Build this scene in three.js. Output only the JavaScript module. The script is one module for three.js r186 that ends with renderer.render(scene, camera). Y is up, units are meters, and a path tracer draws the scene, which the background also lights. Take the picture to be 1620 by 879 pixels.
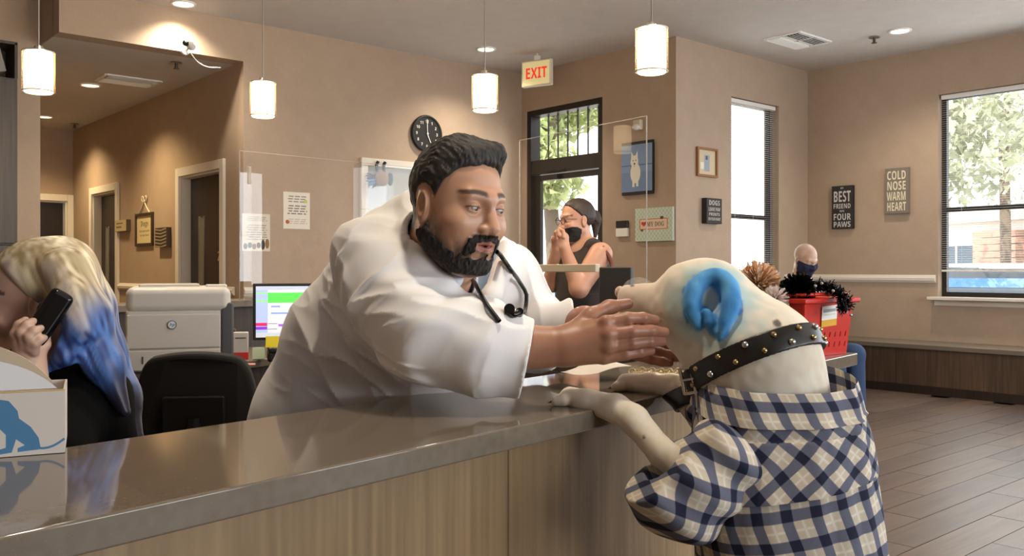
import * as THREE from 'three';
import { RoundedBoxGeometry } from 'three/addons/geometries/RoundedBoxGeometry.js';
import { mergeGeometries, mergeVertices } from 'three/addons/utils/BufferGeometryUtils.js';
import { RectAreaLightUniformsLib } from 'three/addons/lights/RectAreaLightUniformsLib.js';

// ---------------------------------------------------------------- camera, sky, sun, exposure
const scene = new THREE.Scene();
const renderer = new THREE.WebGLRenderer({ antialias: true });
renderer.toneMapping = THREE.LinearToneMapping;
renderer.toneMappingExposure = 1.06;
renderer.shadowMap.enabled = true;
RectAreaLightUniformsLib.init();

const EYE = 1.16, FOCAL = 1425, HORIZON = 426, MIDDLE = 810, YAW = -0.7156;   // metres, pixels of a 1620 x 879 frame, radians
const camera = new THREE.PerspectiveCamera(2 * Math.atan(439.5 / FOCAL) * 180 / Math.PI, 1620 / 879, 0.05, 300);
camera.position.set(0, EYE, 0);
camera.rotation.set(0, YAW, 0);
camera.setViewOffset(1620, 879, 0, 439.5 - HORIZON, 1620, 879);
scene.add(camera);

scene.background = new THREE.Color().setRGB(2.9, 3.15, 3.4);   // hazy bright daylight sky
const sun = new THREE.DirectionalLight(new THREE.Color(1, 0.94, 0.84), 9);
sun.position.set(-14 + 12, 24, -2); sun.target.position.set(12, 0, -4);
sun.castShadow = true; sun.shadow.radius = 1; sun.shadow.mapSize.set(2048, 2048);
Object.assign(sun.shadow.camera, { left: -30, right: 30, top: 30, bottom: -30, near: 1, far: 80 });
scene.add(sun, sun.target);
// daylight entering at each window opening (portal lights the size of the glass): [centre, width, height, facing]
const DAY = new THREE.Color(0.93, 0.97, 1.0);
function windowLight(x, y, z, w, h, turn, power) {
  const l = new THREE.RectAreaLight(DAY, power, w, h);
  l.position.set(x, y, z); l.rotation.y = turn; scene.add(l);   // a RectAreaLight shines along its own -z
}

// ---------------------------------------------------------------- room measures (world: y up, metres)
const CEIL = 3.32, XR = 8.88, ZC = -7.45, XE = 6.62, ZN = -5.3, XC = 3.38, XH = 1.9, ZS = -8.0, ZEND = -12.6, CCEIL = 2.97, XL = -3.2, ZF = 4.2;
windowLight(XR - 0.12, 1.9, -3.0, 1.6, 1.9, Math.PI / 2, 2.2);
windowLight(XR - 0.12, 1.9, -0.6, 1.6, 1.9, Math.PI / 2, 4);
windowLight(XR - 0.12, 1.9, 1.8, 1.6, 1.9, Math.PI / 2, 4);
windowLight(2.0, 1.85, ZF - 0.12, 1.7, 1.9, 0, 8);
windowLight(4.6, 1.85, ZF - 0.12, 1.7, 1.9, 0, 8);
windowLight(7.1, 1.85, ZF - 0.12, 1.7, 1.9, 0, 8);
windowLight(7.35, 1.9, ZN + 0.12, 0.72, 1.9, Math.PI, 2.0);
windowLight(XE - 0.15, 1.4, -6.8, 0.95, 2.3, Math.PI / 2, 1.5);

// ---------------------------------------------------------------- helpers
const C = Math.cos(YAW), S = Math.sin(YAW);
const rgb = (r, g, b) => new THREE.Color().setRGB(r, g, b);
const hex = (h) => new THREE.Color(h);
const world = (x, y, z) => new THREE.Vector3(x * C + z * S, y, -x * S + z * C);   // from axes turned with the view (x right, z towards us) to the room's
const V = (px, py, depth) => [(px - MIDDLE) * depth / FOCAL, EYE + (HORIZON - py) * depth / FOCAL, -depth];   // a surveyed sight line at a known distance
const W = (px, py, depth) => world(...V(px, py, depth));
const WH = (px, py, height) => W(px, py, FOCAL * (EYE - height) / (py - HORIZON));   // sight line meets a level plane
function onX(px, py, X) { const s = (px - MIDDLE) / FOCAL, t = X / (-S + C * s); return { y: EYE + (HORIZON - py) * t / FOCAL, z: (-C - S * s) * t }; }
function onZ(px, py, Z) { const s = (px - MIDDLE) / FOCAL, t = Z / (-C - S * s); return { y: EYE + (HORIZON - py) * t / FOCAL, x: (-S + C * s) * t }; }

const taken = {};
function numbered(name) { const n = taken[name] = (taken[name] ?? -1) + 1; return n ? name + '_' + String(n).padStart(3, '0') : name; }
function shade(o) { o.castShadow = true; o.receiveShadow = true; return o; }
function info(o, label, category, group) { o.userData.label = label; o.userData.category = category; if (group) o.userData.group = group; return o; }
function thing(name, label, category, pos = [0, 0, 0], turn = 0, group) {
  const o = new THREE.Group(); o.name = numbered(name); scene.add(o);
  if (pos.isVector3) o.position.copy(pos); else o.position.set(...pos);
  o.rotation.y = turn; return info(o, label, category, group);
}
function part(name, geo, mat, parent, pos, rot) {
  const m = shade(new THREE.Mesh(geo, mat)); m.name = name; parent.add(m);
  if (pos) m.position.set(...pos); if (rot) m.rotation.set(...rot);
  return m;
}
function single(name, label, category, geo, mat, pos = [0, 0, 0], rot = [0, 0, 0], group) {
  const m = part(numbered(name), geo, mat, scene);
  if (pos.isVector3) m.position.copy(pos); else m.position.set(...pos);
  m.rotation.set(...rot); return info(m, label, category, group);
}
function struct(name, geo, mat, pos, rot, parent = scene) { const m = part(name, geo, mat, parent, pos, rot); if (parent === scene) m.userData.kind = 'structure'; return m; }
function structGroup(name, pos = [0, 0, 0], turn = 0) { const g = new THREE.Group(); g.name = name; g.userData.kind = 'structure'; g.position.set(...pos); g.rotation.y = turn; scene.add(g); return g; }
const box = (w, h, d, x = 0, y = 0, z = 0) => { const g = new THREE.BoxGeometry(w, h, d); boxUV(g, w, h, d); g.translate(x, y, z); return g; };
function boxUV(g, w, h, d) {   // uv in metres
  const uv = g.attributes.uv, dims = [[d, h], [d, h], [w, d], [w, d], [w, h], [w, h]];
  for (let f = 0; f < 6; f++) for (let k = 0; k < 4; k++) { const i = f * 4 + k; uv.setXY(i, uv.getX(i) * dims[f][0], uv.getY(i) * dims[f][1]); }
}
const rbox = (w, h, d, r = 0.01, x = 0, y = 0, z = 0, seg = 2) => new RoundedBoxGeometry(w, h, d, seg, r).translate(x, y, z);
const cyl = (r0, r1, h, n = 24, x = 0, y = 0, z = 0) => new THREE.CylinderGeometry(r0, r1, h, n).translate(x, y, z);
const merge = (list) => mergeGeometries(list.map((g) => { g = g.index ? g.toNonIndexed() : g; for (const k of Object.keys(g.attributes)) if (!['position', 'normal', 'uv'].includes(k)) g.deleteAttribute(k); return g; }));
function tube(pts, r, n = 32, rs = 8) { return new THREE.TubeGeometry(new THREE.CatmullRomCurve3(pts.map((p) => p.isVector3 ? p : new THREE.Vector3(...p))), n, r, rs); }
function wallShape(pts, holes, thick) {   // an upright slab in the (x, y) plane, extruded along +z
  const s = new THREE.Shape(pts.map((p) => new THREE.Vector2(...p)));
  for (const [x0, y0, x1, y1] of holes) s.holes.push(new THREE.Path([[x0, y0], [x0, y1], [x1, y1], [x1, y0]].map((p) => new THREE.Vector2(...p))));
  return new THREE.ExtrudeGeometry(s, { depth: thick, bevelEnabled: false });
}
let seed = 7;
const rnd = () => { seed = (seed * 1664525 + 1013904223) >>> 0; return seed / 4294967296; };
const hash3 = (x, y, z) => { let n = (Math.imul(x, 374761393) + Math.imul(y, 668265263) + Math.imul(z, 2147483647 ^ 0x5bd1e995)) | 0; n = Math.imul(n ^ (n >>> 13), 1274126177); return ((n ^ (n >>> 16)) >>> 0) / 4294967296; };
function noise(x, y, z) {
  const X = Math.floor(x), Y = Math.floor(y), Z = Math.floor(z); x -= X; y -= Y; z -= Z;
  const u = x * x * (3 - 2 * x), v = y * y * (3 - 2 * y), w = z * z * (3 - 2 * z), l = (a, b, t) => a + (b - a) * t;
  return l(l(l(hash3(X, Y, Z), hash3(X + 1, Y, Z), u), l(hash3(X, Y + 1, Z), hash3(X + 1, Y + 1, Z), u), v), l(l(hash3(X, Y, Z + 1), hash3(X + 1, Y, Z + 1), u), l(hash3(X, Y + 1, Z + 1), hash3(X + 1, Y + 1, Z + 1), u), v), w) * 2 - 1;
}
const clamp = (x, a = 0, b = 1) => Math.min(b, Math.max(a, x));
const step = (a, b, x) => { const t = clamp((x - a) / (b - a)); return t * t * (3 - 2 * t); };

// ---------------------------------------------------------------- textures and materials
function dataTex(w, h, fn, srgb = true) {   // fn(u, v) -> [r, g, b] 0..1, tiles
  const d = new Uint8Array(w * h * 4);
  for (let y = 0; y < h; y++) for (let x = 0; x < w; x++) { const c = fn(x / w, y / h); for (let k = 0; k < 3; k++) d[(y * w + x) * 4 + k] = clamp(c[k]) * 255; d[(y * w + x) * 4 + 3] = 255; }
  const t = new THREE.DataTexture(d, w, h); t.wrapS = t.wrapT = THREE.RepeatWrapping; t.magFilter = THREE.LinearFilter; t.needsUpdate = true;
  if (srgb) t.colorSpace = THREE.SRGBColorSpace; return t;
}
// noise that tiles over u, v in 0..1 with fu, fv cells
function tn(u, v, fu, fv, s = 0) {
  const x = u * fu, y = v * fv, X = Math.floor(x), Y = Math.floor(y), a = x - X, b = y - Y, p = a * a * (3 - 2 * a), q = b * b * (3 - 2 * b);
  const H = (i, j) => hash3(((i % fu) + fu) % fu, ((j % fv) + fv) % fv, s);
  return (H(X, Y) * (1 - p) + H(X + 1, Y) * p) * (1 - q) + (H(X, Y + 1) * (1 - p) + H(X + 1, Y + 1) * p) * q;
}
function canvasTex(w, h, draw) {
  const c = document.createElement('canvas'); c.width = w; c.height = h; draw(c.getContext('2d'), w, h);
  const t = new THREE.CanvasTexture(c); t.colorSpace = THREE.SRGBColorSpace; return t;
}
const rep = (t, u, v) => { t.repeat.set(u, v); return t; };
const std = (color, roughness = 0.6, more = {}) => new THREE.MeshStandardMaterial({ color, roughness, ...more });
const phys = (color, roughness, more = {}) => new THREE.MeshPhysicalMaterial({ color, roughness, ...more });
const mixc = (a, b, t) => a.map((x, i) => x + (b[i] - x) * t);

const grainTex = (dark, light, s, fu = 96) => dataTex(512, 512, (u, v) => {   // upright laminate grain
  const g = 0.5 * tn(u, v, fu, 3, s) + 0.3 * tn(u, v, fu * 2, 6, s + 1) + 0.35 * tn(u, v, 14, 2, s + 2) - 0.08;
  return mixc(dark, light, clamp(g));
});
const T_dark = grainTex([0.17, 0.13, 0.10], [0.34, 0.27, 0.215], 3), T_tan = grainTex([0.45, 0.36, 0.25], [0.63, 0.525, 0.385], 11), T_bench = grainTex([0.25, 0.185, 0.135], [0.42, 0.325, 0.25], 23);
const T_quartz = dataTex(512, 512, (u, v) => { const s = tn(u, v, 256, 256, 5), c = tn(u, v, 40, 40, 6) - 0.5, k = s > 0.965 ? 0.16 : s < 0.06 ? -0.06 : 0; return mixc([0.43, 0.385, 0.335], [0.49, 0.445, 0.39], 0.5 + c * 0.5 + k * 4); });
const T_peel = dataTex(256, 256, (u, v) => { const k = 0.6 * tn(u, v, 64, 64, 8) + 0.4 * tn(u, v, 128, 128, 9); return [k, k, k]; }, false);
const T_paint = dataTex(256, 256, (u, v) => { const k = 0.985 + 0.03 * (tn(u, v, 9, 9, 12) - 0.5) + 0.02 * (tn(u, v, 60, 60, 13) - 0.5); return [k, k, k]; });
const T_weave = dataTex(128, 128, (u, v) => { const k = 0.5 + 0.25 * Math.sin(u * 64 * 2 * Math.PI) * Math.sin(v * 64 * 2 * Math.PI) + 0.25 * tn(u, v, 32, 32, 4); return [k, k, k]; }, false);

const M = {};
const paint = (c, r = 0.72) => std(c, r, { map: T_paint, bumpMap: T_peel, bumpScale: 0.0006 });
M.wall = paint(hex('#b09a85')); M.ceiling = paint(hex('#c9c3bd'), 0.85); M.trim = std(hex('#ddd5ca'), 0.45); M.corridor = M.wall;
M.dark = std(0xffffff, 0.45, { map: T_dark }); M.tan = std(0xffffff, 0.42, { map: T_tan }); M.bench = std(0xffffff, 0.5, { map: T_bench });
M.quartz = phys(0xffffff, 0.06, { map: rep(T_quartz, 2, 2), ior: 1.55 });
M.quartzDull = phys(0xffffff, 0.3, { map: T_quartz });
M.black = std(hex('#171514'), 0.45); M.blackGloss = std(hex('#0c0c0d'), 0.2); M.blackFrame = std(hex('#1d1814'), 0.4); M.white = std(hex('#e9e6e0'), 0.5); M.metal = std(hex('#b9b6b0'), 0.28, { metalness: 1 }); M.brass = std(hex('#c79b4a'), 0.3, { metalness: 1 });
M.glass = phys(rgb(1, 1, 1), 0, { transmission: 1, thickness: 0, ior: 1.5 });
M.acrylic = phys(rgb(1, 1, 1), 0, { transmission: 1, thickness: 0, ior: 1.49 });
M.acrylicEdge = phys(rgb(0.72, 0.70, 0.66), 0.4, { transmission: 0.75, thickness: 0, specularIntensity: 0.4 });
M.paper = std(hex('#e9e4da'), 0.8);
M.doorwood = std(hex('#8a7a6a'), 0.35, { map: T_dark });
// ---------------------------------------------------------------- the room shell
struct('floor', box(XR - XL + 0.4, 0.2, ZF - ZEND + 0.4, (XR + XL) / 2, -0.115, (ZF + ZEND) / 2), std(hex('#5d4f45'), 0.5));
const floor = scene.getObjectByName('floor');
{ // wood-look planks where the floor is seen, each its own piece; they run along x
  const looks = [[[0.33, 0.27, 0.235], [0.47, 0.40, 0.355]], [[0.36, 0.295, 0.25], [0.52, 0.44, 0.38]], [[0.30, 0.25, 0.225], [0.44, 0.375, 0.34]], [[0.38, 0.32, 0.28], [0.50, 0.43, 0.39]]].map(([a, b], k) =>
    std(rgb(0.8, 0.79, 0.8), 0.38, { map: dataTex(256, 64, (u, v) => mixc(a, b, clamp(0.45 * tn(u, v, 5, 9, k) + 0.35 * tn(u, v, 10, 32, k + 9) + 0.3 * tn(u, v, 3, 3, k + 20) - 0.05))) }));
  const wz = 0.182, lx = 1.22, geo = new THREE.BoxGeometry(lx - 0.004, 0.015, wz - 0.004); 
  for (let r = 0; r < 28; r++) for (let c = 0; c < 6; c++) {
    const x = 2.4 + (c + (r * 0.37) % 1) * lx, z = -0.55 - r * wz; if (x > XR - 0.2 || z < ZN + 0.08) continue;
    const p = part('plank', geo, looks[Math.floor(rnd() * 4)], floor, [x, -0.0075 + rnd() * 0.0008, z]); if (rnd() < 0.5) p.rotation.y = Math.PI;
  }
}
const roofBox = (x0, x1, z0, z1, y) => box(x1 - x0, 0.25, z1 - z0, (x0 + x1) / 2, y + 0.125, (z0 + z1) / 2);
struct('ceiling', merge([roofBox(XL - 0.2, XR + 0.2, ZN - 0.2, ZF + 0.2, CEIL), roofBox(XL - 0.2, XE + 0.2, ZS - 0.2, ZN - 0.2, CEIL), roofBox(XH + 0.005, XC + 0.2, ZEND - 0.2, ZC - 0.18, CCEIL)]), M.ceiling);

const doorA = onX(953, 153, XE), doorB = onX(833, 175, XE), DT = doorA.y, DZ0 = doorB.z, DZ1 = doorA.z;
const DBAR0 = onX(948, 264, XE).y, DBAR1 = onX(948, 240, XE).y;
// the corridor's doors, on wall x = XC
const d1 = { z1: onX(357, 300, XC).z, z0: onX(281, 300, XC).z, top: onX(330, 250, XC).y }, d2 = { z1: onX(189, 300, XC).z, z0: onX(144, 300, XC).z };
d1.top = 2.16;
const back = [[XC, 0], [XE + 0.18, 0], [XE + 0.18, CEIL], [XH, CEIL], [XH, CCEIL], [XC, CCEIL]];
struct('wall_back', wallShape(back, [], 0.18).translate(0, 0, ZC - 0.18), M.wall);
struct('wall_setback', merge([box(XH - XL, CEIL, 0.18, (XH + XL) / 2, CEIL / 2, ZS - 0.09), box(0.1, CEIL - CCEIL - 0.012, ZC - ZS - 0.17, XH + 0.05, (CEIL + CCEIL) / 2 + 0.006, (ZC + ZS) / 2 - 0.085)]), M.wall);
struct('wall_corridor_right', wallShape([[ZEND, 0], [ZC - 0.18, 0], [ZC - 0.18, CCEIL], [ZEND, CCEIL]], [[d1.z0 + 0.08, 0.001, d1.z1 - 0.08, d1.top - 0.08], [d2.z0 + 0.08, 0.001, d2.z1 - 0.08, d1.top - 0.08]], 0.15).rotateY(-Math.PI / 2).translate(XC + 0.15, 0, 0), M.wall);
struct('wall_corridor_left', box(0.12, CEIL, ZS - ZEND - 0.18, XH - 0.06, CEIL / 2, (ZS - 0.18 + ZEND) / 2), M.wall);
const e1 = { x0: onZ(58, 320, ZEND).x, x1: onZ(119, 320, ZEND).x, top: onZ(100, 306, ZEND).y };
struct('wall_corridor_end', wallShape([[XH - 0.12, 0], [XC + 0.15, 0], [XC + 0.15, CCEIL], [XH - 0.12, CCEIL]], [[Math.max(e1.x0, XH + 0.02), 0.001, e1.x1 - 0.1, e1.top - 0.1]], 0.15).translate(0, 0, ZEND - 0.15), M.wall);
struct('wall_exit', wallShape([[ZC, 0], [ZN - 0.18, 0], [ZN - 0.18, CEIL], [ZC, CEIL]], [[DZ0, 0.002, DZ1, DT]], 0.18).rotateY(-Math.PI / 2).translate(XE + 0.18, 0, 0), M.wall);
const nw = { x0: onZ(1157, 300, ZN).x, x1: onZ(1232, 300, ZN).x, top: onZ(1157, 152, ZN).y, sill: 0.9 };
struct('wall_window', wallShape([[XE, 0], [XR + 0.18, 0], [XR + 0.18, CEIL], [XE, CEIL]], [[nw.x0, nw.sill, nw.x1, nw.top]], 0.18).translate(0, 0, ZN - 0.18), M.wall);
const bw = { z0: onX(1484, 300, XR).z, z1: -2.15, top: onX(1484, 150, XR).y, sill: onX(1490, 469, XR).y };
const more = [[-1.45, 0.25], [0.95, 2.65]];
struct('wall_right', wallShape([[ZN, 0], [ZF + 0.18, 0], [ZF + 0.18, CEIL], [ZN, CEIL]], [[bw.z0, bw.sill, bw.z1, bw.top], ...more.map(([a, b]) => [a, bw.sill, b, bw.top])], 0.18).rotateY(-Math.PI / 2).translate(XR + 0.18, 0, 0), M.wall);
const fw = [[1.15, 2.85], [3.75, 5.45], [6.25, 7.95]];
struct('wall_front', wallShape([[XL - 0.18, 0], [XR, 0], [XR, CEIL], [XL - 0.18, CEIL]], fw.map(([a, b]) => [a, bw.sill, b, bw.top]), 0.18).translate(0, 0, ZF), M.wall);
struct('wall_left', box(0.18, CEIL, ZF - ZS, XL - 0.09, CEIL / 2, (ZF + ZS) / 2), M.wall);

// trims: chair rails and baseboards
const rail = (len) => { const s = new THREE.Shape([[0, 0], [0.012, 0], [0.016, 0.012], [0.028, 0.02], [0.03, 0.045], [0.02, 0.055], [0.012, 0.07], [0, 0.075]].map((p) => new THREE.Vector2(...p))); return new THREE.ExtrudeGeometry(s, { depth: len, bevelEnabled: false }); };
const flip = (g, x, y, z) => { g = (g.index ? g.toNonIndexed() : g).scale(x, y, z); const p = g.attributes.position, u = g.attributes.uv; for (let i = 0; i < p.count; i += 3) for (const a of [p, u]) for (let k = 0; k < a.itemSize; k++) { const t = a.array[(i + 1) * a.itemSize + k]; a.array[(i + 1) * a.itemSize + k] = a.array[(i + 2) * a.itemSize + k]; a.array[(i + 2) * a.itemSize + k] = t; } g.computeVertexNormals(); return g; };
const railY = onX(1400, 446, XR).y;
struct('trim_1', flip(rail(bw.z0 - 0.02 - ZN), -1, 1, 1).translate(XR, railY, ZN), M.trim);
struct('trim_2', flip(rail(XR - nw.x1 - 0.1).rotateY(Math.PI / 2), 1, 1, -1).translate(nw.x1 + 0.1, railY, ZN), M.trim);
struct('trim_3', flip(rail(XE - XC).rotateY(Math.PI / 2), 1, 1, -1).translate(XC, 0.93, ZC), M.trim);
{ // chair rail pieces along the corridor between the door casings
  const runs = [[ZEND, d2.z0], [d2.z1, d1.z0], [d1.z1, ZC - 0.18]];
  struct('trim_4', merge(runs.map(([a, b]) => flip(rail(b - a), -1, 1, 1).translate(XC, 0.93, a))), M.trim);
}
struct('baseboard_back', box(XE - XC, 0.1, 0.014, (XE + XC) / 2, 0.05, ZC + 0.007), M.trim);
struct('baseboard_window', box(XR - XE, 0.1, 0.014, (XR + XE) / 2, 0.05, ZN + 0.007), M.trim);

// ---------------------------------------------------------------- windows
function windowUnit(name, w, h, blindTo, mid) {   // local: x across, y up from the sill, glass at z = -0.12, room towards +z
  const g = structGroup(name), f = 0.045;
  part('window_frame', merge([box(w, f, 0.05, w / 2, f / 2, -0.11), box(w, f, 0.05, w / 2, h - f / 2, -0.11), box(f, h - 2 * f, 0.05, f / 2, h / 2, -0.11), box(f, h - 2 * f, 0.05, w - f / 2, h / 2, -0.11)]), M.blackFrame, g);
  part('meeting_rail', box(w - 2 * f, 0.045, 0.05, w / 2, mid, -0.11), M.blackFrame, g);
  part('pane', new THREE.PlaneGeometry(w - 2 * f, h - mid - 0.02 - f).translate(w / 2, (h - f + mid + 0.02) / 2, -0.12), M.glass, g);
  part('pane', new THREE.PlaneGeometry(w - 2 * f, mid - 0.02 - f).translate(w / 2, (mid - 0.02 + f) / 2, -0.12), M.glass, g);
  part('window_sill', rbox(w + 0.12, 0.03, 0.16, 0.006, w / 2, -0.016, 0.035), M.trim, g);
  part('window_apron', box(w + 0.06, 0.05, 0.014, w / 2, -0.06, 0.008), M.trim, g);
  const bl = part('blind_headrail', rbox(w - 0.03, 0.04, 0.035, 0.004, w / 2, h - 0.025, -0.045), M.white, g);
  part('blind_bottom_rail', rbox(w - 0.035, 0.02, 0.03, 0.004, w / 2, blindTo, -0.045), M.white, g);
  const slats = [];
  for (let y = blindTo + 0.03; y < h - 0.05; y += 0.0215) slats.push(new THREE.BoxGeometry(w - 0.035, 0.0012, 0.025).rotateX(0.12).translate(w / 2, y, -0.045));
  const sl = part('blind_slats', merge(slats), std(hex('#d8d6d2'), 0.5), g); sl.userData.kind = 'stuff';
  part('blind_cord', merge([0.12, 0.5, 0.88].map((k) => cyl(0.0012, 0.0012, h - blindTo - 0.05, 5, w * k, (h + blindTo) / 2, -0.03))), M.white, g);
  return g;
}
const bwh = bw.top - bw.sill, midY = onX(1490, 331, XR).y - bw.sill;
const w1 = windowUnit('window_1', bw.z1 - bw.z0, bwh, onX(1490, 428, XR).y - bw.sill, midY); w1.position.set(XR, bw.sill, bw.z0); w1.rotation.y = -Math.PI / 2;
const w2 = windowUnit('window_2', nw.x1 - nw.x0, nw.top - nw.sill, 0.06, onZ(1190, 342, ZN).y - nw.sill); w2.position.set(nw.x0, nw.sill, ZN);
more.forEach(([a, b], i) => { const w = windowUnit('window_' + (3 + i), b - a, bwh, 0.9, midY); w.position.set(XR, bw.sill, a); w.rotation.y = -Math.PI / 2; });
fw.forEach(([a, b], i) => { const w = windowUnit('window_' + (5 + i), b - a, bwh, 0.9, midY); w.position.set(b, bw.sill, ZF); w.rotation.y = Math.PI; });

// ---------------------------------------------------------------- the glazed exit door
{
  const g = structGroup('door_1', [XE, 0, DZ0], -Math.PI / 2), w = DZ1 - DZ0, f = 0.06, bar = (DBAR0 + DBAR1) / 2;   // local x along +z of the room, room towards +z local
  part('door_frame', merge([box(f, DT, 0.14, f / 2, DT / 2, -0.08), box(f, DT, 0.14, w - f / 2, DT / 2, -0.08), box(w - 2 * f, f, 0.14, w / 2, DT - f / 2, -0.08), box(w - 2 * f, DBAR1 - DBAR0, 0.12, w / 2, bar, -0.08)]), M.blackFrame, g);
  part('transom_pane', new THREE.PlaneGeometry(w - 2 * f, DT - f - DBAR1).translate(w / 2, (DT - f + DBAR1) / 2, -0.1), M.glass, g);
  for (let k = 0; k < 6; k++) part('transom_bar', box(0.007, DT - f - DBAR1, 0.02, f + 0.16 + k * (w - 2 * f - 0.12) / 6, (DT - f + DBAR1) / 2, -0.125), M.blackFrame, g);
  const st = 0.1, leaf = part('door_leaf', merge([box(st, DBAR0 - 0.02, 0.045, f + st / 2, DBAR0 / 2, -0.08), box(st * 0.6, DBAR0 - 0.02, 0.045, w - f - st * 0.3, DBAR0 / 2, -0.08), box(w - 2 * f - st * 1.6, 0.06, 0.045, w / 2 + st * 0.2, DBAR0 - 0.04, -0.08), box(w - 2 * f - st * 1.6, 0.2, 0.045, w / 2 + st * 0.2, 0.11, -0.08)]), M.blackFrame, g);
  part('pane', new THREE.PlaneGeometry(w - 2 * f - st * 1.6, DBAR0 - 0.28).translate(w / 2 + st * 0.2, DBAR0 / 2 + 0.07, -0.08), M.glass, leaf);
  part('push_bar', merge([cyl(0.016, 0.016, w - 2 * f - st * 1.6, 12).rotateZ(Math.PI / 2).translate(w / 2 + st * 0.2, 1.0, -0.0), box(0.03, 0.05, 0.06, f + st * 0.7, 1.0, -0.03), box(0.03, 0.05, 0.06, w - f - st * 0.35, 1.0, -0.03)]), M.metal, leaf);
  part('door_closer', merge([rbox(0.26, 0.055, 0.05, 0.01, f + 0.28, DBAR0 - 0.045, -0.03), box(0.3, 0.012, 0.02, f + 0.4, DBAR0 + 0.02, 0.01)]), M.black, g);
}

// ---------------------------------------------------------------- corridor doors
function corridorDoor(name, pos, turn, w, h, lite, number) {   // local x across the opening, room towards +z
  const g = structGroup(name, pos, turn), c = 0.085;
  part('casing', merge([rbox(c, h + c, 0.03, 0.006, -c / 2, (h + c) / 2, 0.012), rbox(c, h + c, 0.03, 0.006, w + c / 2, (h + c) / 2, 0.012), rbox(w, c, 0.03, 0.006, w / 2, h + c / 2, 0.012)]), M.trim, g);
  part('jamb', merge([box(0.02, h, 0.14, 0.01, h / 2, -0.072), box(0.02, h, 0.14, w - 0.01, h / 2, -0.072), box(w - 0.04, 0.02, 0.14, w / 2, h - 0.01, -0.072)]), M.trim, g);
  const d = part('door_leaf', rbox(w - 0.05, h - 0.03, 0.042, 0.004, w / 2, h / 2, -0.11), M.doorwood, g);
  if (lite) { part('door_lite', rbox(0.11, 1.0, 0.01, 0.003, w * lite, h * 0.56, -0.086), std(hex('#6d675e'), 0.15), d); part('lite_frame', merge([box(0.012, 1.03, 0.012, w * lite - 0.06, h * 0.56, -0.084), box(0.012, 1.03, 0.012, w * lite + 0.06, h * 0.56, -0.084)]), M.metal, d); }
  if (number) part('door_number', new THREE.PlaneGeometry(0.12, 0.16).translate(w * 0.72, h * 0.62, -0.0882), std(0xffffff, 0.5, { map: canvasTex(96, 128, (x, W_, H_) => { x.fillStyle = '#2b231d'; x.fillRect(0, 0, W_, H_); x.fillStyle = '#b99a55'; x.font = 'bold 100px sans-serif'; x.textAlign = 'center'; x.fillText(number, W_ / 2, 100); }) }), d);
  part('door_handle', merge([cyl(0.025, 0.025, 0.012, 16).rotateX(Math.PI / 2).translate(w * 0.9, 0.98, -0.082), rbox(0.11, 0.018, 0.018, 0.006, w * 0.9 - 0.04, 0.98, -0.05), cyl(0.009, 0.009, 0.04, 10).rotateX(Math.PI / 2).translate(w * 0.9, 0.98, -0.068)]), M.brass, d);
  return g;
}
corridorDoor('door_2', [XC, 0, d1.z0 + 0.085], -Math.PI / 2, d1.z1 - d1.z0 - 0.17, d1.top - 0.085, 0.32, '2');
corridorDoor('door_3', [XC, 0, d2.z0 + 0.085], -Math.PI / 2, d2.z1 - d2.z0 - 0.17, d1.top - 0.085, 0.32);
{ const x0 = Math.max(e1.x0, XH + 0.02); const g = corridorDoor('door_4', [x0, 0, ZEND], 0, e1.x1 - 0.1 - x0, e1.top - 0.1, 0); }
// ---------------------------------------------------------------- ceiling fixtures
const AMBER = new THREE.Color(1, 0.76, 0.42), WARM = new THREE.Color(1, 0.82, 0.58), WARM2 = new THREE.Color(1, 0.87, 0.69);
function downlight(p, y, label, power, tint = WARM2) {
  const t = thing('ceiling_downlight', label, 'downlight', [p.x, y, p.z], 0, 'recessed ceiling downlights');
  part('trim_ring', new THREE.TorusGeometry(0.088, 0.012, 8, 40).rotateX(Math.PI / 2).translate(0, -0.003, 0), M.white, t);
  part('lamp_lens', new THREE.CylinderGeometry(0.082, 0.082, 0.006, 36).translate(0, -0.004, 0), std(hex('#fff4df'), 0.4, { emissive: tint, emissiveIntensity: 4 }), t);
  const l = new THREE.SpotLight(tint, power, 0, 1.15, 0.7); l.position.set(0, -0.02, 0); l.target.position.set(0, -2, 0); l.castShadow = true; l.shadow.radius = 3.5; t.add(l, l.target);
}
const CL = (px, py, h) => WH(px, py, h);
downlight(CL(290, 5, CEIL), CEIL, 'round recessed downlight lighting the beam above the security camera', 12);
downlight(CL(769, 77, CEIL), CEIL, 'round recessed downlight behind the third pendant lamp near the exit sign', 12);
downlight(CL(1424, 48, CEIL), CEIL, 'round recessed downlight near the sprinkler above the big window', 10);
downlight(CL(143, 134, CCEIL), CCEIL, 'round recessed downlight beside the corridor ceiling vent', 16, AMBER);
downlight(CL(70, 184, CCEIL), CCEIL, 'round recessed downlight deep in the corridor next to the pillar', 14, AMBER);
for (const [x, z, w] of [[1.2, -1.2, 'above the white box on the counter'], [3.2, -2.6, 'over the middle of the reception counter'], [4.6, 0.6, 'over the waiting area floor in front of the counter'], [1.4, -4.2, 'over the receptionist desk'], [6.6, -1.2, 'over the waiting room floor near the windows']])
  downlight({ x, z }, CEIL, 'round recessed downlight ' + w, 10);

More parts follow.
